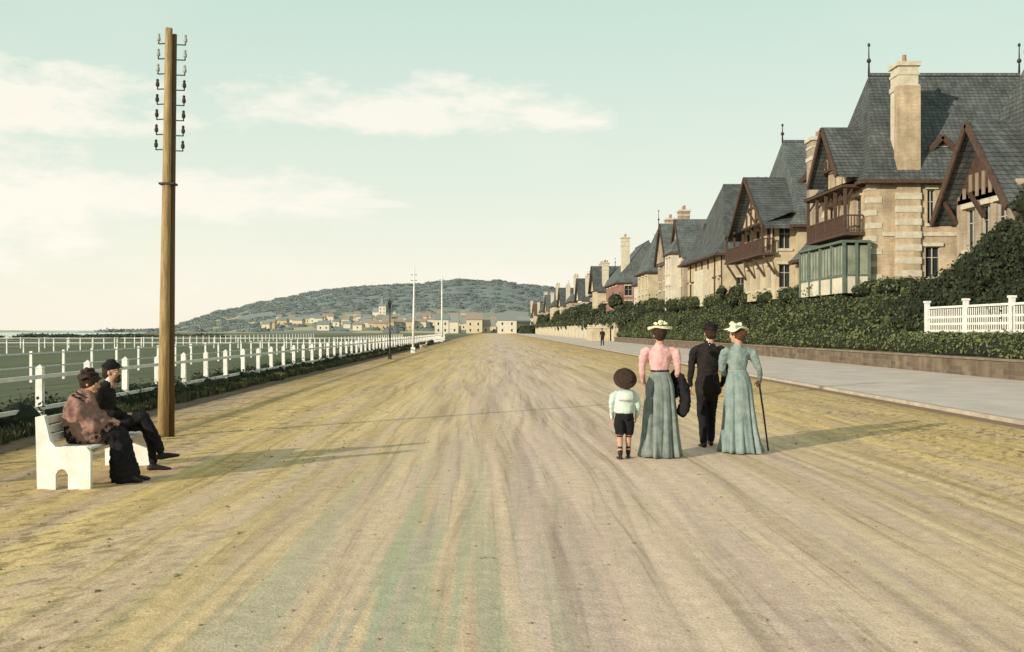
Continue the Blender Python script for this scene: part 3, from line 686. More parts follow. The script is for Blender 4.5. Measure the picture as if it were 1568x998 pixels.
# ------------------------------------------------------------------ hills and town
rp=[(-640,-14),(-545,-6),(-464,6),(-389,27),(-314,44),(-239,57),(-183,63),(-108,66),(-52,71),(5,70),(89,60),(136,54),(323,40),(600,30)]
def ridge(x):
    if x<=rp[0][0]: return rp[0][1]
    for (a,za),(b,zb) in zip(rp,rp[1:]):
        if a<=x<=b:
            f=(x-a)/(b-a); return za+(zb-za)*(f*f*(3-2*f)*.3+f*.7)
    return rp[-1][1]
def ss(a,b,x): f=max(0,min(1,(x-a)/(b-a))); return f*f*(3-2*f)
def hz(x,y):
    xe=x*1500/max(y,600)
    z=ridge(xe)*ss(850,1500,y)
    z+=8*ss(540,860,y)*ss(-430,-250,xe)*(1-ss(1000,1400,y)) 
    z+=noise.fractal(Vector((x*.02,y*.012,0)),1,2,4)*2.2*ss(560,1000,y)
    return z-2.0*(1-ss(500,620,y))
V=[];F=[];NX,NY=260,70
for j in range(NY+1):
    y=500+1150*j/NY
    for i in range(NX+1):
        x=(-640+1240*i/NX)*(y/1500)**.6; V.append((x,y,hz(x,y)))
for j in range(NY):
    for i in range(NX): a=j*(NX+1)+i; F.append((a,a+1,a+NX+2,a+NX+1))
m_hill,t,b=newmat('hazed_wooded_hill'); g=t.n('ShaderNodeNewGeometry'); P=g.outputs['Position']
sx=t.n('ShaderNodeSeparateXYZ'); t.l(P,sx.inputs[0])
c=t.mix(t.ramp(t.noise(P,.03,5,.7),[(.38,0.0),(.6,1.0)]),(.175,.205,.20),(.24,.265,.24))  # blue-grey distance haze is mixed into the hill's base colours
fields=t.m('MULTIPLY',t.ramp(t.noise(t.scale(P,(1,.5,1)),.018,3,.5),[(.46,0.0),(.52,1.0)]),t.m('SUBTRACT',1.0,t.m('DIVIDE',t.m('SUBTRACT',sx.outputs[2],12.0),14.0,clamp=True)))
c=t.mix(t.m('MULTIPLY',fields,.75),c,(.50,.44,.24)); t.l(c,b.inputs['Base Color']); b.inputs['Roughness'].default_value=1
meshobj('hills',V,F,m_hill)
m_hleaf=M('hazed_hill_tree_leaves',(.185,.215,.205),(.145,.17,.165),.02,.95,isl=.18)  # leaf colours lifted to blue-grey, aerial haze painted in
cl=[]
for i in range(1500):
    y=U(560,1500) if i<700 else U(1000,1520); x=U(-430,150)*(y/1500)**.6
    z=hz(x,y)
    if z<0: continue
    r=U(2.0,4.4); cl.append(((x,y,z+r*.05),(r*1.9,r*1.2,r*.55)))
clumps('hillside_trees',cl,m_hleaf,30000,1.6,coremat=M('hazed_hill_tree_inner',(.15,.175,.17)))  # tree cores carry the same painted-in haze tone
tw=B('distant_town',(-80,800,5))
tcols=[M('town_wall_cream',(.64,.55,.38)),M('town_wall_white',(.66,.62,.5)),M('town_wall_ochre',(.54,.44,.28)),M('town_wall_grey',(.42,.38,.31))]
troof=[M('town_slate',(.28,.29,.27)),M('town_tile',(.35,.27,.21)),M('town_slate_dark',(.23,.25,.23))]
def tiny(x,y,z,wd,dp,h,rh,wm,rm):
    i=tcols.index(wm)
    tw.box('house_walls',wm,x,x+wd,y,y+dp,z-5,z+h)
    tw.add('house_roofs',rm,[(x-.5,y-.5,z+h+.01),(x+wd+.5,y-.5,z+h+.01),(x+wd+.5,y+dp+.5,z+h+.01),(x-.5,y+dp+.5,z+h+.01),(x,y+dp/2,z+h+rh),(x+wd,y+dp/2,z+h+rh)],[(0,1,5,4),(2,3,4,5),(0,4,3),(1,2,5)])
    nx=max(1,int(wd/3))
    for a in range(nx):
        for q in range(int(h/3)):
            xx=x+wd*(a+.5)/nx; tw.box('house_windows',m_iron,xx-.35,xx+.35,y-.06,y-.01,z+1.0+q*3,z+2.2+q*3)
n=0
while n<135:
    y=U(620,1040); px=U(540,750) if n<105 else U(390,560); x=(px-755)/1600*y
    z=max(-.5,hz(x,y))
    if z>14: continue
    n+=1; tiny(x,y,z,U(3.5,8),U(5,8),U(2.5,5),U(1.3,2.6),random.choice(tcols[:3]),random.choice(troof))
for i in range(26):
    y=U(480,700); px=U(650,830); x=(px-755)/1600*y; tiny(x,y,-.1 if y<600 else hz(x,y),U(5,10),8,U(3.5,7),U(2.5,4),random.choice(tcols),random.choice(troof))
tiny(-104,900,12,20,10,5,4,tcols[1],troof[0]); tiny(-98,895,12,6,6,10,3,tcols[1],troof[2]); tw.cyl('spire',troof[2],(-95,898,23),(-95,898,31),2.2,.1,8)
tw.done()
# ------------------------------------------------------------------ people
def cloth(n,c,c2=None,sc=9): return M(n,c,c2,sc,.95,.5,70,spec=.1)
m_skin=M('skin',(.50,.29,.20),(.44,.24,.16),8,.6,spec=.3)
m_hairb=M('brown_hair',(.06,.032,.02),(.03,.018,.012),20,.7,.8,60,(4,4,1))
m_hairl=M('auburn_hair',(.14,.065,.03),(.09,.04,.02),20,.7,.8,60,(4,4,1))
m_black=cloth('black_wool',(.022,.02,.022),(.012,.012,.014))
m_brownsuit=cloth('dark_brown_suit',(.030,.024,.022),(.016,.014,.013))
m_shoe=M('black_leather',(.02,.015,.012),(.03,.02,.015),9,.4)
m_pinkc=cloth('pink_blouse',(.66,.41,.39),(.54,.30,.29))
m_bluesk=cloth('grey_blue_skirt',(.24,.27,.245),(.14,.17,.155))
m_teal=cloth('grey_green_dress',(.26,.315,.29),(.16,.215,.20))
m_shirt=cloth('pale_sailor_shirt',(.58,.68,.60),(.46,.56,.50))
m_straw=M('straw',(.78,.74,.50),(.62,.56,.34),30,.8,.6,80)
m_hatw=M('cream_hat',(.80,.78,.58),(.66,.64,.42),14,.8,.6,40)
m_eye=M('eye_white',(.7,.7,.65)); m_iris=M('eye_dark',(.03,.02,.015)); m_lip=M('lips',(.38,.13,.11))
m_shawl=cloth('rose_shawl',(.36,.21,.17),(.13,.075,.06),7)
m_darkstraw=M('dark_straw',(.055,.03,.024),(.035,.02,.015),30,.8,.7,60)
def hand(parent,name,w,d,nrm,s=1.0,curl=.6,mirror=1):
    w=Vector(w); d=Vector(d).normalized(); nrm=Vector(nrm); nrm=(nrm-d*nrm.dot(d)).normalized(); sd=d.cross(nrm)*mirror
    parts=[(*tube([w-d*.02*s,w+d*.03*s,w+d*.065*s,w+d*.088*s],[(.024*s,.019*s),(.034*s,.016*s),(.040*s,.014*s),(.037*s,.012*s)],side=sd,seg=12),0)]
    for i,(o,L) in enumerate(((-.028,.062),(-.010,.074),(.010,.078),(.029,.068))):
        p=w+d*.075*s+sd*o*s; a1=curl*.8; a2=curl*1.7; a3=curl*2.3; L=L*s
        q1=p+(d*math.cos(a1)+nrm*math.sin(a1))*L*.45; q2=q1+(d*math.cos(a2)+nrm*math.sin(a2))*L*.33; q3=q2+(d*math.cos(a3)+nrm*math.sin(a3))*L*.25
        r=.0085*s; parts.append((*tube([p-d*.015*s,p,q1,q2,q3],[(r,r),(r,r),(r*.95,r*.95),(r*.85,r*.85),(r*.7,r*.7)],side=sd,seg=8,cap=2),0))
    p=w+d*.028*s+sd*.028*s; q=p+(d*.6+sd*.75+nrm*.3).normalized()*.035*s; q2=q+(d*.85+sd*.15+nrm*.6).normalized()*.03*s
    parts.append((*tube([p-sd*.01*s,p,q,q2],[(.011*s,.011*s)]*2+[(.0095*s,.0095*s),(.007*s,.007*s)],seg=8,cap=2),0))
    return fuse(name,parts,.0045*s,[m_skin],parent,smooth_it=1)
def shoe(an,d,s=1.0,up=(0,0,1)):
    an=Vector(an); d=Vector(d).normalized(); upv=Vector(up); upv=(upv-d*upv.dot(d)).normalized(); sd=d.cross(upv)
    h=an-upv*.055*s
    return tube([h-d*.055*s,h-d*.02*s,h+d*.06*s,h+d*.12*s-upv*.008*s,h+d*.175*s-upv*.015*s],[(.028*s,.030*s),(.036*s,.040*s),(.038*s,.034*s),(.045*s,.026*s),(.030*s,.018*s)],side=sd,seg=12,cap=2)
def head(parent,c,yaw=0,pitch=0,s=1.0,hair=m_hairb,female=True,bun=True,hairvol=1.0,beard=False):
    rot=(Matrix.Rotation(math.radians(yaw),3,'Z')@Matrix.Rotation(math.radians(pitch),3,'X')); c=Vector(c)
    def L(x,y,z): return c+rot@(Vector((x,y,z))*s)
    def E(p,r): return ellip(L(*p),tuple(q*s for q in r),rot)
    parts=[(*E((0,-.008,.025),(.075,.094,.088)),0),(*E((0,.022,-.02),(.063,.066,.085)),0),(*E((0,.052,-.075),(.036,.034,.032)),0),
           (*tube([L(0,.082,.015),L(0,.098,-.008),L(0,.104,-.024),L(0,.086,-.032)],[(.008*s,.008*s),(.011*s,.012*s),(.015*s,.012*s),(.012*s,.008*s)],side=rot@Vector((1,0,0)),seg=8,cap=2),0),
           (*E((-.076,-.005,-.005),(.011,.020,.031)),0),(*E((.076,-.005,-.005),(.011,.020,.031)),0),
           (*E((0,.078,.035),(.05,.016,.012)),0),(*E((.04,.062,-.02),(.022,.02,.018)),0),(*E((-.04,.062,-.02),(.022,.02,.018)),0),
           (*tube([L(0,-.015,-.15),L(0,-.02,-.06)],[(.052*s,.055*s),(.052*s,.055*s)],seg=14),0),
           (*E((0,.084,-.052),(.024,.010,.010)),1)]
    fuse('head',parts,.007*s,[m_skin,m_lip],parent,smooth_it=2)
    V=[];F=[];mi=[]
    def ad(vf,m):
        k=len(V); V.extend(vf[0]); F.extend([[i+k for i in f] for f in vf[1]]); mi.extend([m]*len(vf[1]))
    for sg in (-1,1):
        ad(E((sg*.031,.077,.010),(.014,.010,.008)),0); ad(E((sg*.031,.0855,.010),(.0065,.004,.0065)),1); ad(E((sg*.032,.088,.030),(.018,.005,.004)),2)
    meshobj('eyes_and_brows',V,F,[m_eye,m_iris,hair],parent,mi=mi)
    hv=hairvol
    hp=[(*E((0,-.028,.034),(.085*hv,.094*hv,.092*hv)),0),(*E((0,-.06,-.01),(.074*hv,.058*hv,.075)),0)]
    if female: hp+= [(*E((-.055,-.01,.03),(.04*hv,.06,.05)),0),(*E((.055,-.01,.03),(.04*hv,.06,.05)),0),(*E((0,.045,.085),(.06,.035,.03)),0)]
    if bun: hp+=[(*E((0,-.105,.02),(.052,.045,.048)),0)]
    if beard: hp+=[(*E((0,.06,-.085),(.05,.045,.045)),0),(*E((0,.09,-.042),(.036,.012,.008)),0)]
    fuse('hair',hp,.008*s,[hair],parent,wrinkle=.008,wmats=(0,),smooth_it=1)
    return L,E,rot
def disc_hat(parent,name,L,rot,c,brim,bh,cr,ch,mat,band=None,s=1.0,wavy=.0,dome=False):
    seg=40; V=[];F=[]
    prof=[(brim,0),(brim*1.0,.010),(cr*1.15,.018),(cr*1.02,.03),(cr*1.0,ch*.5),(cr*.97,ch*.86)]
    prof+= [(cr*.86,ch*1.02),(cr*.55,ch*1.16),(.003,ch*1.2)] if dome else [(cr*.92,ch),(.003,ch*1.01)]
    prof=[(.003,-.006),(cr*1.1,-.004)]+prof
    for r_,z in prof:
        for k in range(seg):
            a=2*math.pi*k/seg; wv=wavy*math.sin(a*3+1)*(r_/brim)**2+wavy*.6*math.sin(a*5)*(r_/brim)**2+bh*(abs(math.cos(a)))*(max(0,r_-cr)/max(.001,brim-cr))
            V.append(L(c[0]+r_*math.cos(a),c[1]+r_*math.sin(a),c[2]+z+wv))
    for j in range(len(prof)-1):
        for k in range(seg): F.append((j*seg+k,j*seg+(k+1)%seg,(j+1)*seg+(k+1)%seg,(j+1)*seg+k))
    meshobj(name,V,F,mat,parent)
    if band:
        V=[];F=[]
        for z in (.03,.03+ch*.38):
            for k in range(seg):
                a=2*math.pi*k/seg; V.append(L(c[0]+cr*1.035*math.cos(a),c[1]+cr*1.035*math.sin(a),c[2]+z))
        for k in range(seg): F.append((k,(k+1)%seg,seg+(k+1)%seg,seg+k))
        meshobj('hat_band',V,F,band,parent)
def trim(parent,name,L,pts,mat,r=.02):
    V=[];F=[]
    for p in pts:
        for q in range(5):
            vs,fs=ellip(L(p[0]+U(-.015,.015),p[1]+U(-.015,.015),p[2]+U(-.01,.015)),(r*U(.5,1.1),r*U(.5,1.1),r*U(.4,.9)),Matrix.Rotation(U(0,3),3,'X'),8,5); k=len(V); V+=vs; F+=[[i+k for i in f] for f in fs]
    meshobj(name,V,F,mat,parent)
def skirt(parent,name,rows,mat,nf=13,amp=.10,seed=0):
    seg=180; V=[];F=[]
    fine=[]
    for (a,b) in zip(rows,rows[1:]):
        for q in range(6): fine.append(tuple(x+(y-x)*q/6 for x,y in zip(a,b)))
    fine.append(rows[-1]); n=len(fine)
    for j,(z,cx,cy,rx,ry) in enumerate(fine):
        tt=j/(n-1)
        for k in range(seg):
            a=2*math.pi*k/seg
            wv=noise.noise(Vector((math.cos(a)*2.2+seed,math.sin(a)*2.2,tt*1.2)))
            f=math.sin(a*nf+4.5*wv+seed); f=(abs(f)**.8)*(1 if f>0 else -1.1)
            m=1+amp*tt**.7*f*max(.1,.6+wv*1.6)+.08*tt*wv
            dz=.015*noise.noise(Vector((math.cos(a)*1.5,math.sin(a)*1.5,seed)))*tt
            V.append((cx+rx*m*math.cos(a),cy+ry*m*math.sin(a),z+dz))
    for j in range(n-1):
        for k in range(seg): F.append((j*seg+k,j*seg+(k+1)%seg,(j+1)*seg+(k+1)%seg,(j+1)*seg+k))
    ob=meshobj(name,V,F,mat,parent); md=ob.modifiers.new('thick','SOLIDIFY'); md.thickness=.008
    return ob
def T(*a,**k): return tube(*a,**k)
def empty(name,loc,yaw,s=1.0):
    e=bpy.data.objects.new(name,None); e.location=loc; e.rotation_euler=(0,0,math.radians(yaw)); e.scale=(s,s,s); e.empty_display_size=.3; COL.objects.link(e); return e
# ---- lady in pink blouse
e=empty('woman_in_pink_blouse',(2.19,13.7,0),-3)
parts=[(*T([(0,0,.86),(0,0,.95),(0,0,1.03),(0,0,1.09)],[(.15,.12),(.165,.125),(.13,.105),(.108,.088)]),1),
 (*T([(0,0,1.09),(0,.0,1.16),(0,.01,1.26),(0,.005,1.34),(0,0,1.40),(0,-.005,1.435)],[(.110,.09),(.128,.105),(.155,.12),(.165,.115),(.14,.09),(.075,.065)]),0),
 (*T([(0,-.005,1.42),(0,-.005,1.48)],[(.05,.05),(.048,.05)]),0),(*T([(0,-.003,1.46),(0,.0,1.53)],[(.046,.048),(.046,.048)]),2),
 (*T([(-.15,0,1.385),(-.195,0,1.35),(-.222,-.01,1.27),(-.232,-.02,1.16),(-.228,.0,1.07)],[(.055,.055),(.068,.066),(.06,.06),(.047,.046),(.038,.038)]),0),
 (*T([(-.228,0,1.08),(-.21,.07,.98),(-.185,.14,.89)],[(.040,.040),(.034,.033),(.026,.026)]),0),
 (*T([(.15,0,1.385),(.195,0,1.35),(.225,-.01,1.27),(.235,-.015,1.16),(.232,.0,1.08)],[(.055,.055),(.068,.066),(.06,.06),(.047,.046),(.038,.038)]),0),
 (*T([(.232,0,1.09),(.245,.08,1.02),(.235,.17,.96)],[(.040,.040),(.034,.033),(.026,.026)]),0),
 (*T([(-.09,0,.9),(-.09,.03,.48),(-.09,-.06,.09)],[(.085,.085),(.055,.055),(.038,.038)]),1),(*T([(.09,0,.9),(.09,.06,.48),(.09,.10,.09)],[(.085,.085),(.055,.055),(.038,.038)]),1),
 (*shoe((-.09,-.06,.08),(0,1,0)),3),(*shoe((.09,.10,.08),(0,1,0)),3)]
fuse('body',parts,.012,[m_pinkc,m_bluesk,m_skin,m_shoe],e,wrinkle=.014,wmats=(0,))
hand(e,'left_hand',(-.185,.145,.885),(.15,.3,-.9),(1,.2,0),.95,.7); hand(e,'right_hand',(.235,.175,.955),(0,.8,-.6),(-.6,0,-.5),.95,.9)
skirt(e,'skirt',[(1.10,0,0,.112,.092),(1.02,0,-.01,.142,.125),(.92,0,-.02,.172,.16),(.6,0,-.03,.20,.20),(.3,-.005,-.05,.222,.235),(.012,-.015,-.09,.262,.29)],m_bluesk,11,.17,2.2)
V,F=T([(0,0,1.045),(0,0,1.08),(0,0,1.125)],[(.130,.112),(.119,.100),(.123,.102)],seg=32,cap=0); meshobj('belt',V,F,m_black,e)
L,E,rt=head(e,(0,.005,1.585),0,3,.98,m_hairb,True,True,1.05)
disc_hat(e,'straw_hat',L,rt,(0,-.005,.095),.165,-.01,.085,.062,m_straw,m_black,wavy=.012)
trim(e,'hat_flowers',L,[(-.06,-.07,.15),(.0,-.08,.16),(.06,-.06,.15),(.02,.03,.165)],m_hatw,.03)
parts=[(*T([(.20,.10,1.05),(.28,.06,1.02),(.315,.02,.90),(.32,-.02,.74),(.30,-.03,.60)],[(.04,.09),(.055,.11),(.065,.12),(.075,.13),(.085,.12)],side=(1,0,0)),0),(*T([(.20,.16,1.04),(.21,.20,.92),(.22,.2,.78)],[(.04,.07),(.05,.08),(.05,.07)]),0)]
fuse('carried_jacket',parts,.014,[m_black],e,wrinkle=.03,wmats=(0,))
# ---- man
e=empty('man_in_dark_suit',(3.04,14.8,0),4)
def man(e,hands=True,vox=.012):
    parts=[(*T([(0,0,.84),(0,0,.93),(0,0,1.05),(.01,.0,1.2),(.015,.005,1.32),(.02,0,1.41),(.03,0,1.445)],[(.155,.115),(.165,.12),(.15,.115),(.165,.12),(.19,.125),(.165,.095),(.08,.065)]),0),
     (*T([(0,-.01,.99),(0,-.02,.86),(0,-.02,.76)],[(.163,.128),(.182,.14),(.188,.145)],cap=1),0),
     (*T([(.03,0,1.44),(.035,.005,1.5)],[(.056,.056),(.054,.056)]),3),(*T([(.035,0,1.5),(.04,.0,1.54)],[(.05,.052),(.05,.052)]),2),
     (*T([(-.145,0,1.385),(-.205,0,1.33),(-.225,-.01,1.2),(-.235,-.02,1.1)],[(.055,.055),(.064,.062),(.055,.054),(.048,.047)]),0),
     (*T([(-.235,-.02,1.1),(-.235,.05,.96),(-.22,.11,.86)],[(.048,.047),(.042,.04),(.034,.033)]),0),
     (*T([(.175,0,1.385),(.235,0,1.33),(.25,-.01,1.2),(.25,-.02,1.1)],[(.055,.055),(.064,.062),(.055,.054),(.048,.047)]),0),
     (*T([(.25,-.02,1.1),(.25,.05,.96),(.235,.11,.86)],[(.048,.047),(.042,.04),(.034,.033)]),0),
     (*T([(-.085,0,.90),(-.085,-.01,.7),(-.08,.0,.48),(-.08,-.06,.25),(-.08,-.10,.09)],[(.095,.095),(.085,.085),(.066,.066),(.06,.06),(.052,.055)]),1),
     (*T([(.085,0,.90),(.085,.05,.7),(.08,.10,.48),(.08,.10,.25),(.08,.11,.09)],[(.095,.095),(.085,.085),(.066,.066),(.06,.06),(.052,.055)]),1),
     (*shoe((-.08,-.10,.085),(-.1,1,-.1)),4),(*shoe((.08,.11,.085),(.1,1,0)),4)]
    fuse('body',parts,vox,[m_brownsuit,m_black,m_skin,m_wpaint,m_shoe],e,wrinkle=.012,wmats=(0,1))
    if hands:
        hand(e,'left_hand',(-.22,.115,.85),(.05,.2,-.9),(1,.3,0),1.05,.6,-1); hand(e,'right_hand',(.235,.115,.85),(-.05,.2,-.9),(-1,.3,0),1.05,.6)
    L,E,rt=head(e,(.045,.01,1.60),-8,4,1.0,m_hairb,False,False,1.0)
    disc_hat(e,'bowler_hat',L,rt,(0,-.008,.055),.125,.018,.092,.078,m_black,m_brownsuit,dome=True)
man(e)
# ---- lady with walking stick
e=empty('woman_with_walking_stick',(3.33,14.2,0),4)
parts=[(*T([(0,0,.86),(0,0,.95),(0,0,1.02),(0,0,1.08)],[(.15,.12),(.165,.125),(.13,.105),(.108,.09)]),0),
 (*T([(0,0,1.08),(0,0,1.16),(0,.01,1.26),(0,.005,1.33),(0,0,1.385),(0,-.005,1.42)],[(.112,.092),(.13,.108),(.155,.125),(.165,.12),(.135,.09),(.07,.062)]),0),
 (*T([(0,-.005,1.41),(0,0,1.47)],[(.05,.05),(.048,.05)]),0),(*T([(0,0,1.46),(-.005,.01,1.52)],[(.045,.047),(.045,.047)]),1),
 (*T([(-.145,0,1.37),(-.19,.01,1.32),(-.207,.02,1.23),(-.20,.04,1.11)],[(.055,.055),(.066,.064),(.056,.056),(.042,.042)]),0),
 (*T([(-.20,.04,1.11),(-.15,.13,1.05),(-.08,.2,1.04)],[(.042,.042),(.036,.036),(.028,.028)]),0),
 (*T([(.145,0,1.37),(.20,0,1.32),(.245,-.02,1.23),(.285,-.03,1.12)],[(.055,.055),(.068,.066),(.06,.06),(.044,.044)]),0),
 (*T([(.285,-.03,1.12),(.315,.02,1.03),(.325,.07,.96)],[(.044,.044),(.036,.036),(.028,.028)]),0),
 (*T([(-.09,0,.9),(-.09,.06,.48),(-.09,.08,.09)],[(.085,.085),(.055,.055),(.038,.038)]),0),(*T([(.09,0,.9),(.09,.0,.48),(.09,-.10,.09)],[(.085,.085),(.055,.055),(.038,.038)]),0),
 (*shoe((-.09,.08,.08),(0,1,0)),2),(*shoe((.09,-.10,.08),(0,1,0)),2)]
fuse('body',parts,.012,[m_teal,m_skin,m_shoe],e,wrinkle=.014,wmats=(0,))
skirt(e,'skirt',[(1.09,0,0,.113,.096),(1.01,0,-.012,.145,.13),(.9,0,-.03,.172,.165),(.6,.0,-.05,.195,.21),(.3,.005,-.07,.222,.25),(.012,.01,-.11,.262,.30)],m_teal,12,.17,5.1)
V,F=T([(0,0,1.04),(0,0,1.07),(0,0,1.10)],[(.130,.114),(.121,.103),(.121,.102)],seg=32,cap=0); meshobj('belt',V,F,cloth('pale_ribbon',(.4,.47,.43)),e)
V,F=T([(-.01,-.125,1.06),(.0,-.20,.85),(.02,-.25,.62)],[(.018,.006),(.026,.006),(.03,.006)],seg=10,cap=0); meshobj('sash_ribbon',V,F,cloth('pale_ribbon2',(.38,.45,.41)),e)
hand(e,'left_hand',(-.075,.205,1.04),(.8,.5,0),(0,-.3,-1),.95,.7); hand(e,'right_hand',(.326,.075,.955),(.05,.7,-.55),(-.1,-.5,-.8),.95,1.15)
V,F=T([(.43,.02,.0),(.385,.08,.5),(.338,.135,.93)],[(.012,.012),(.013,.013),(.014,.014)],seg=10,cap=1); 
V2,F2=T([(.338,.135,.92),(.337,.14,.955),(.336,.11,.975),(.336,.06,.97),(.336,.04,.95)],[(.013,.013)]*5,seg=10,cap=2); k=len(V); meshobj('walking_stick',V+V2,F+[[i+k for i in f] for f in F2],m_timber,e)
L,E,rt=head(e,(-.01,.02,1.575),42,-4,.98,m_hairl,True,True,1.05)
disc_hat(e,'cream_hat',L,rt,(0,-.0,.085),.17,-.015,.09,.05,m_hatw,None,wavy=.018,dome=True)
trim(e,'hat_ribbons',L,[(-.07,-.03,.13),(0,-.06,.15),(.07,0,.14),(.03,.05,.15),(-.03,.04,.16)],m_hatw,.035)
trim(e,'hat_ribbon_blue',L,[(-.09,-.08,.11),(.09,-.06,.11)],m_teal,.025)
# ---- boy
e=empty('boy_in_sailor_shirt',(1.68,13.35,0),2,1.0)
parts=[(*T([(0,0,.50),(0,0,.54),(0,0,.575)],[(.11,.095),(.120,.10),(.118,.10)],cap=0),1),
 (*T([(0,0,.60),(0,0,.63),(0,0,.66),(0,0,.69),(0,0,.72),(0,.0,.76),(0,0,.80),(0,0,.84),(0,0,.875)],[(.128,.108),(.133,.112),(.133,.111),(.130,.108),(.126,.103),(.122,.098),(.12,.094),(.112,.086),(.06,.055)],cap=1),0),
 (*T([(0,0,.87),(0,.0,.93)],[(.038,.04),(.036,.038)]),2),
 (*T([(-.095,0,.845),(-.145,0,.80),(-.165,-.01,.72),(-.165,-.0,.66)],[(.04,.04),(.048,.046),(.042,.042),(.036,.036)]),0),(*T([(-.165,0,.66),(-.155,.05,.57),(-.145,.08,.51)],[(.034,.034),(.026,.026),(.02,.02)]),0),
 (*T([(.095,0,.845),(.145,0,.80),(.168,-.01,.72),(.175,-.0,.66)],[(.04,.04),(.048,.046),(.042,.042),(.036,.036)]),0),(*T([(.175,0,.66),(.17,.05,.58),(.165,.09,.53)],[(.034,.034),(.026,.026),(.02,.02)]),0),
 (*T([(-.058,0,.53),(-.062,-.0,.42),(-.062,.0,.32)],[(.066,.07),(.070,.072),(.058,.06)],cap=1),1),(*T([(.058,0,.53),(.062,.03,.42),(.06,.05,.32)],[(.066,.07),(.070,.072),(.058,.06)],cap=1),1),
 (*T([(-.062,0,.30),(-.06,-.02,.22),(-.06,-.04,.13)],[(.040,.042),(.038,.042),(.029,.031)],cap=1),2),(*T([(.06,.05,.30),(.058,.05,.22),(.058,.06,.13)],[(.040,.042),(.038,.042),(.029,.031)],cap=1),2),
 (*T([(-.06,-.04,.14),(-.06,-.05,.06)],[(.034,.036),(.031,.033)],cap=1),3),(*T([(.058,.055,.14),(.058,.06,.06)],[(.034,.036),(.031,.033)],cap=1),3),
 (*shoe((-.06,-.05,.06),(-.1,1,0),.75),3),(*shoe((.058,.06,.06),(.1,1,0),.75),3)]
fuse('body',parts,.009,[m_shirt,m_black,m_skin,m_shoe],e,wrinkle=.008,wmats=(0,1),smooth_it=2)
hand(e,'left_hand',(-.145,.085,.505),(.1,.2,-.9),(1,.2,0),.65,.5,-1); hand(e,'right_hand',(.165,.095,.525),(0,.3,-.9),(-1,.2,0),.65,.5)
V=[];F=[]
for j,(zz,yy,ww) in enumerate(((.90,-.06,.06),(.85,-.112,.105),(.80,-.124,.11),(.755,-.132,.105))):
    for k in range(9): xx=(k-4)/4; V.append((xx*ww,yy+abs(xx)**2*.03,zz))
for j in range(3):
    for k in range(8): F.append((j*9+k,j*9+k+1,j*9+k+10,j*9+k+9))
ob=meshobj('sailor_collar',V,F,cloth('white_collar',(.66,.72,.66)),e); md=ob.modifiers.new('t','SOLIDIFY'); md.thickness=.006
L,E,rt=head(e,(0,.0,1.005),0,0,.86,m_hairb,False,False,1.08)
rt2=rt@Matrix.Rotation(math.radians(58),3,'X')
c0=Vector((0,-.03,1.015))
def L2(x,y,z): return c0+rt2@Vector((x,y,z))
disc_hat(e,'round_dark_hat',L2,rt2,(0,0,.03),.15,-.01,.105,.05,m_darkstraw,None,dome=True)
# ---- distant walker
e=empty('distant_walker',(11.0,105,0.075),150); man(e,False,.02)
# ---- bench
bn_=B('white_park_bench',(-4.45,11.8,0))
def panel(y0,y1):
    out=[(-4.72,0),(-4.74,.74),(-4.66,.76),(-4.60,.50),(-4.54,.43),(-4.22,.43),(-4.18,.38),(-4.18,0),(-4.40,0),(-4.40,.15),(-4.43,.20),(-4.47,.215),(-4.51,.20),(-4.54,.15),(-4.54,0)]
    n=len(out); vs=[(x,y0,z) for x,z in out]+[(x,y1,z) for x,z in out]
    fs=[tuple(range(n)),tuple(range(2*n-1,n-1,-1))]+[(i,(i+1)%n,n+(i+1)%n,n+i) for i in range(n)]
    bn_.add('end_panels',m_wpaint,vs,[f[::-1] for f in fs])
panel(10.82,10.88); panel(12.72,12.78)
for i in range(4): bn_.box('seat_slats',m_wpaint,-4.58+i*.10,-4.49+i*.10,10.881,12.719,.40,.428)
for i,(x,z) in enumerate(((-4.695,.66),(-4.68,.565),(-4.665,.47))): bn_.box('back_slats',m_wpaint,x-.015,x+.012,10.881,12.719,z,z+.08)
bn_.box('stretcher',m_wpaint,-4.46,-4.41,10.881,12.719,.30,.37)
bo=bn_.done()
for c_ in bo.children:
    if c_.name.startswith(('end_panels','seat_slats','back_slats')):
        md=c_.modifiers.new('bev','BEVEL'); md.width=.006; md.segments=2
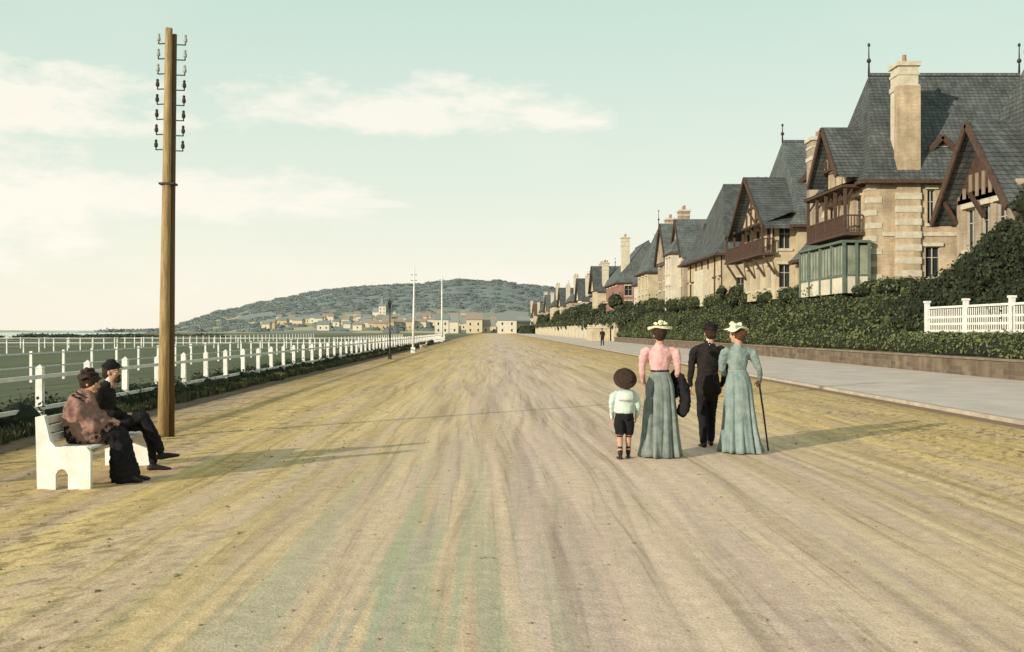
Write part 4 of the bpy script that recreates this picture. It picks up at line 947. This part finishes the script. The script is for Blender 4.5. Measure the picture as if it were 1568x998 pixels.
# ---- seated woman
e=empty('seated_woman_in_shawl',(-4.46,11.32,0),-86)
parts=[(*T([(0,-.02,.50),(0,-.03,.6),(0,-.02,.72),(0,.0,.84),(0,.02,.91),(0,.045,.95)],[(.17,.14),(.16,.125),(.155,.12),(.17,.12),(.15,.095),(.07,.06)]),1),
 (*T([(0,.045,.94),(0,.075,1.0)],[(.045,.045),(.045,.045)]),2),
 (*T([(0,-.03,.51),(0,.12,.53),(0,.28,.53),(0,.38,.50),(0,.42,.38),(0,.44,.2),(0,.46,.06)],[(.19,.12),(.20,.115),(.20,.11),(.19,.11),(.18,.12),(.19,.13),(.20,.14)]),1),
 (*T([(0,.05,.96),(0,.02,.89),(0,.0,.80),(0,.02,.70),(0,.07,.60),(0,.15,.55)],[(.085,.08),(.18,.14),(.215,.175),(.235,.20),(.25,.23),(.24,.20)],cap=2,seg=28,fold=lambda tt,a:1+.07*tt*math.sin(a*7)),0),
 (*T([(.18,.02,.84),(.235,.06,.70),(.22,.18,.62)],[(.065,.065),(.07,.07),(.06,.06)]),0),(*T([(-.18,.02,.84),(-.235,.06,.70),(-.22,.18,.62)],[(.065,.065),(.07,.07),(.06,.06)]),0),
 (*T([(.2,.2,.62),(.08,.30,.66)],[(.045,.045),(.03,.03)]),0),(*T([(-.2,.2,.62),(-.07,.31,.66)],[(.045,.045),(.03,.03)]),0),
 (*shoe((.07,.50,.085),(.1,1,0),.95),3),(*shoe((-.08,.53,.085),(-.1,1,0),.95),3)]
fuse('body',parts,.012,[m_shawl,m_black,m_skin,m_shoe],e,wrinkle=.028,wmats=(0,1))
hand(e,'left_hand',(-.065,.315,.665),(.8,.5,-.1),(0,0,-1),.92,.5); hand(e,'right_hand',(.075,.305,.665),(-.8,.5,-.1),(0,0,-1),.92,.5,-1)
L,E,rt=head(e,(0,.10,1.07),-10,-10,.95,m_hairb,True,True,1.2)
disc_hat(e,'soft_hat',L,rt,(0,-.03,.07),.135,-.03,.09,.055,m_darkstraw,m_black,wavy=.02,dome=True)
trim(e,'hat_trimming',L,[(-.05,-.05,.14),(.05,-.04,.14),(0,-.1,.11)],m_darkstraw,.04)
# ---- seated man
e=empty('seated_man_in_cap',(-4.48,12.15,0),-88)
parts=[(*T([(0,-.02,.49),(0,-.05,.6),(0,-.06,.74),(0,-.045,.90),(0,-.02,.98),(0,.0,1.015)],[(.17,.14),(.165,.13),(.17,.125),(.19,.125),(.165,.095),(.08,.065)]),0),
 (*T([(0,.0,1.0),(0,.02,1.06)],[(.058,.058),(.055,.056)]),3),(*T([(0,.015,1.04),(0,.03,1.1)],[(.05,.052),(.05,.052)]),2),
 (*T([(-.09,0,.50),(-.11,.2,.53),(-.11,.40,.53)],[(.095,.09),(.085,.08),(.066,.066)]),1),(*T([(-.11,.40,.53),(-.12,.46,.32),(-.13,.48,.10)],[(.066,.066),(.06,.062),(.045,.048)]),1),
 (*T([(.09,0,.51),(.06,.2,.58),(.0,.40,.645)],[(.095,.09),(.085,.08),(.066,.066)]),1),(*T([(.0,.40,.645),(-.02,.50,.46),(-.02,.60,.25)],[(.066,.066),(.06,.062),(.045,.048)]),1),
 (*T([(-.17,-.04,.95),(-.235,-.05,.86),(-.26,-.05,.72)],[(.055,.055),(.062,.06),(.052,.052)]),0),(*T([(-.26,-.05,.72),(-.2,.1,.65),(-.1,.2,.64)],[(.05,.05),(.044,.044),(.034,.034)]),0),
 (*T([(.17,-.04,.95),(.235,-.05,.86),(.25,-.04,.72)],[(.055,.055),(.062,.06),(.052,.052)]),0),(*T([(.25,-.04,.72),(.2,.12,.68),(.1,.22,.67)],[(.05,.05),(.044,.044),(.034,.034)]),0),
 (*shoe((-.13,.49,.085),(-.2,1,-.02),1.05),4),(*shoe((-.02,.61,.23),(-.05,1,.15),1.05,up=(0,.2,1)),4)]
fuse('body',parts,.012,[m_brownsuit,m_black,m_skin,m_wpaint,m_shoe],e,wrinkle=.014,wmats=(0,1))
hand(e,'left_hand',(-.095,.205,.64),(.8,.5,.05),(0,0,-1),1.0,.6); hand(e,'right_hand',(.095,.225,.675),(-.8,.4,.0),(0,0,-1),1.0,.6,-1)
L,E,rt=head(e,(0,.045,1.155),-6,2,.98,m_hairb,False,False,1.0,beard=True)
parts=[(*E((0,-.015,.085),(.098,.112,.038)),0),(*T([L(0,-.01,.05),L(0,-.01,.085)],[(.088,.100),(.09,.102)],cap=1),0),(*E((0,.10,.060),(.062,.045,.008)),0)]
fuse('peaked_cap',parts,.007,[m_black],e,smooth_it=1)
# ---- dog
e=empty('dog',(-5.35,80,0),-35,1.0); m_fur=M('pale_fur',(.6,.52,.38),(.45,.36,.24),6,.9,.5,40)
parts=[(*T([(0,-.3,.42),(0,-.1,.43),(0,.15,.42),(0,.3,.46)],[(.09,.10),(.085,.10),(.11,.14),(.08,.10)]),0),(*T([(0,.3,.46),(0,.38,.6)],[(.065,.07),(.055,.06)]),0),(*ellip((0,.42,.64),(.065,.09,.07)),0),(*T([(0,.46,.63),(0,.57,.61)],[(.04,.04),(.028,.028)]),0),
 (*T([(0,-.34,.46),(0,-.44,.55),(0,-.5,.66)],[(.025,.025),(.02,.02),(.012,.012)]),0)]
for sg in (-1,1):
    parts+=[(*T([(sg*.07,.22,.38),(sg*.07,.20,.2),(sg*.07,.22,.03)],[(.045,.05),(.028,.03),(.024,.03)]),0),(*T([(sg*.07,-.26,.40),(sg*.075,-.2,.26),(sg*.075,-.33,.15),(sg*.075,-.30,.03)],[(.06,.07),(.04,.045),(.024,.026),(.024,.03)]),0),(*T([(sg*.05,.40,.69),(sg*.065,.39,.74)],[(.02,.012),(.01,.008)]),0)]
fuse('body',parts,.014,[m_fur],e)
print('done')
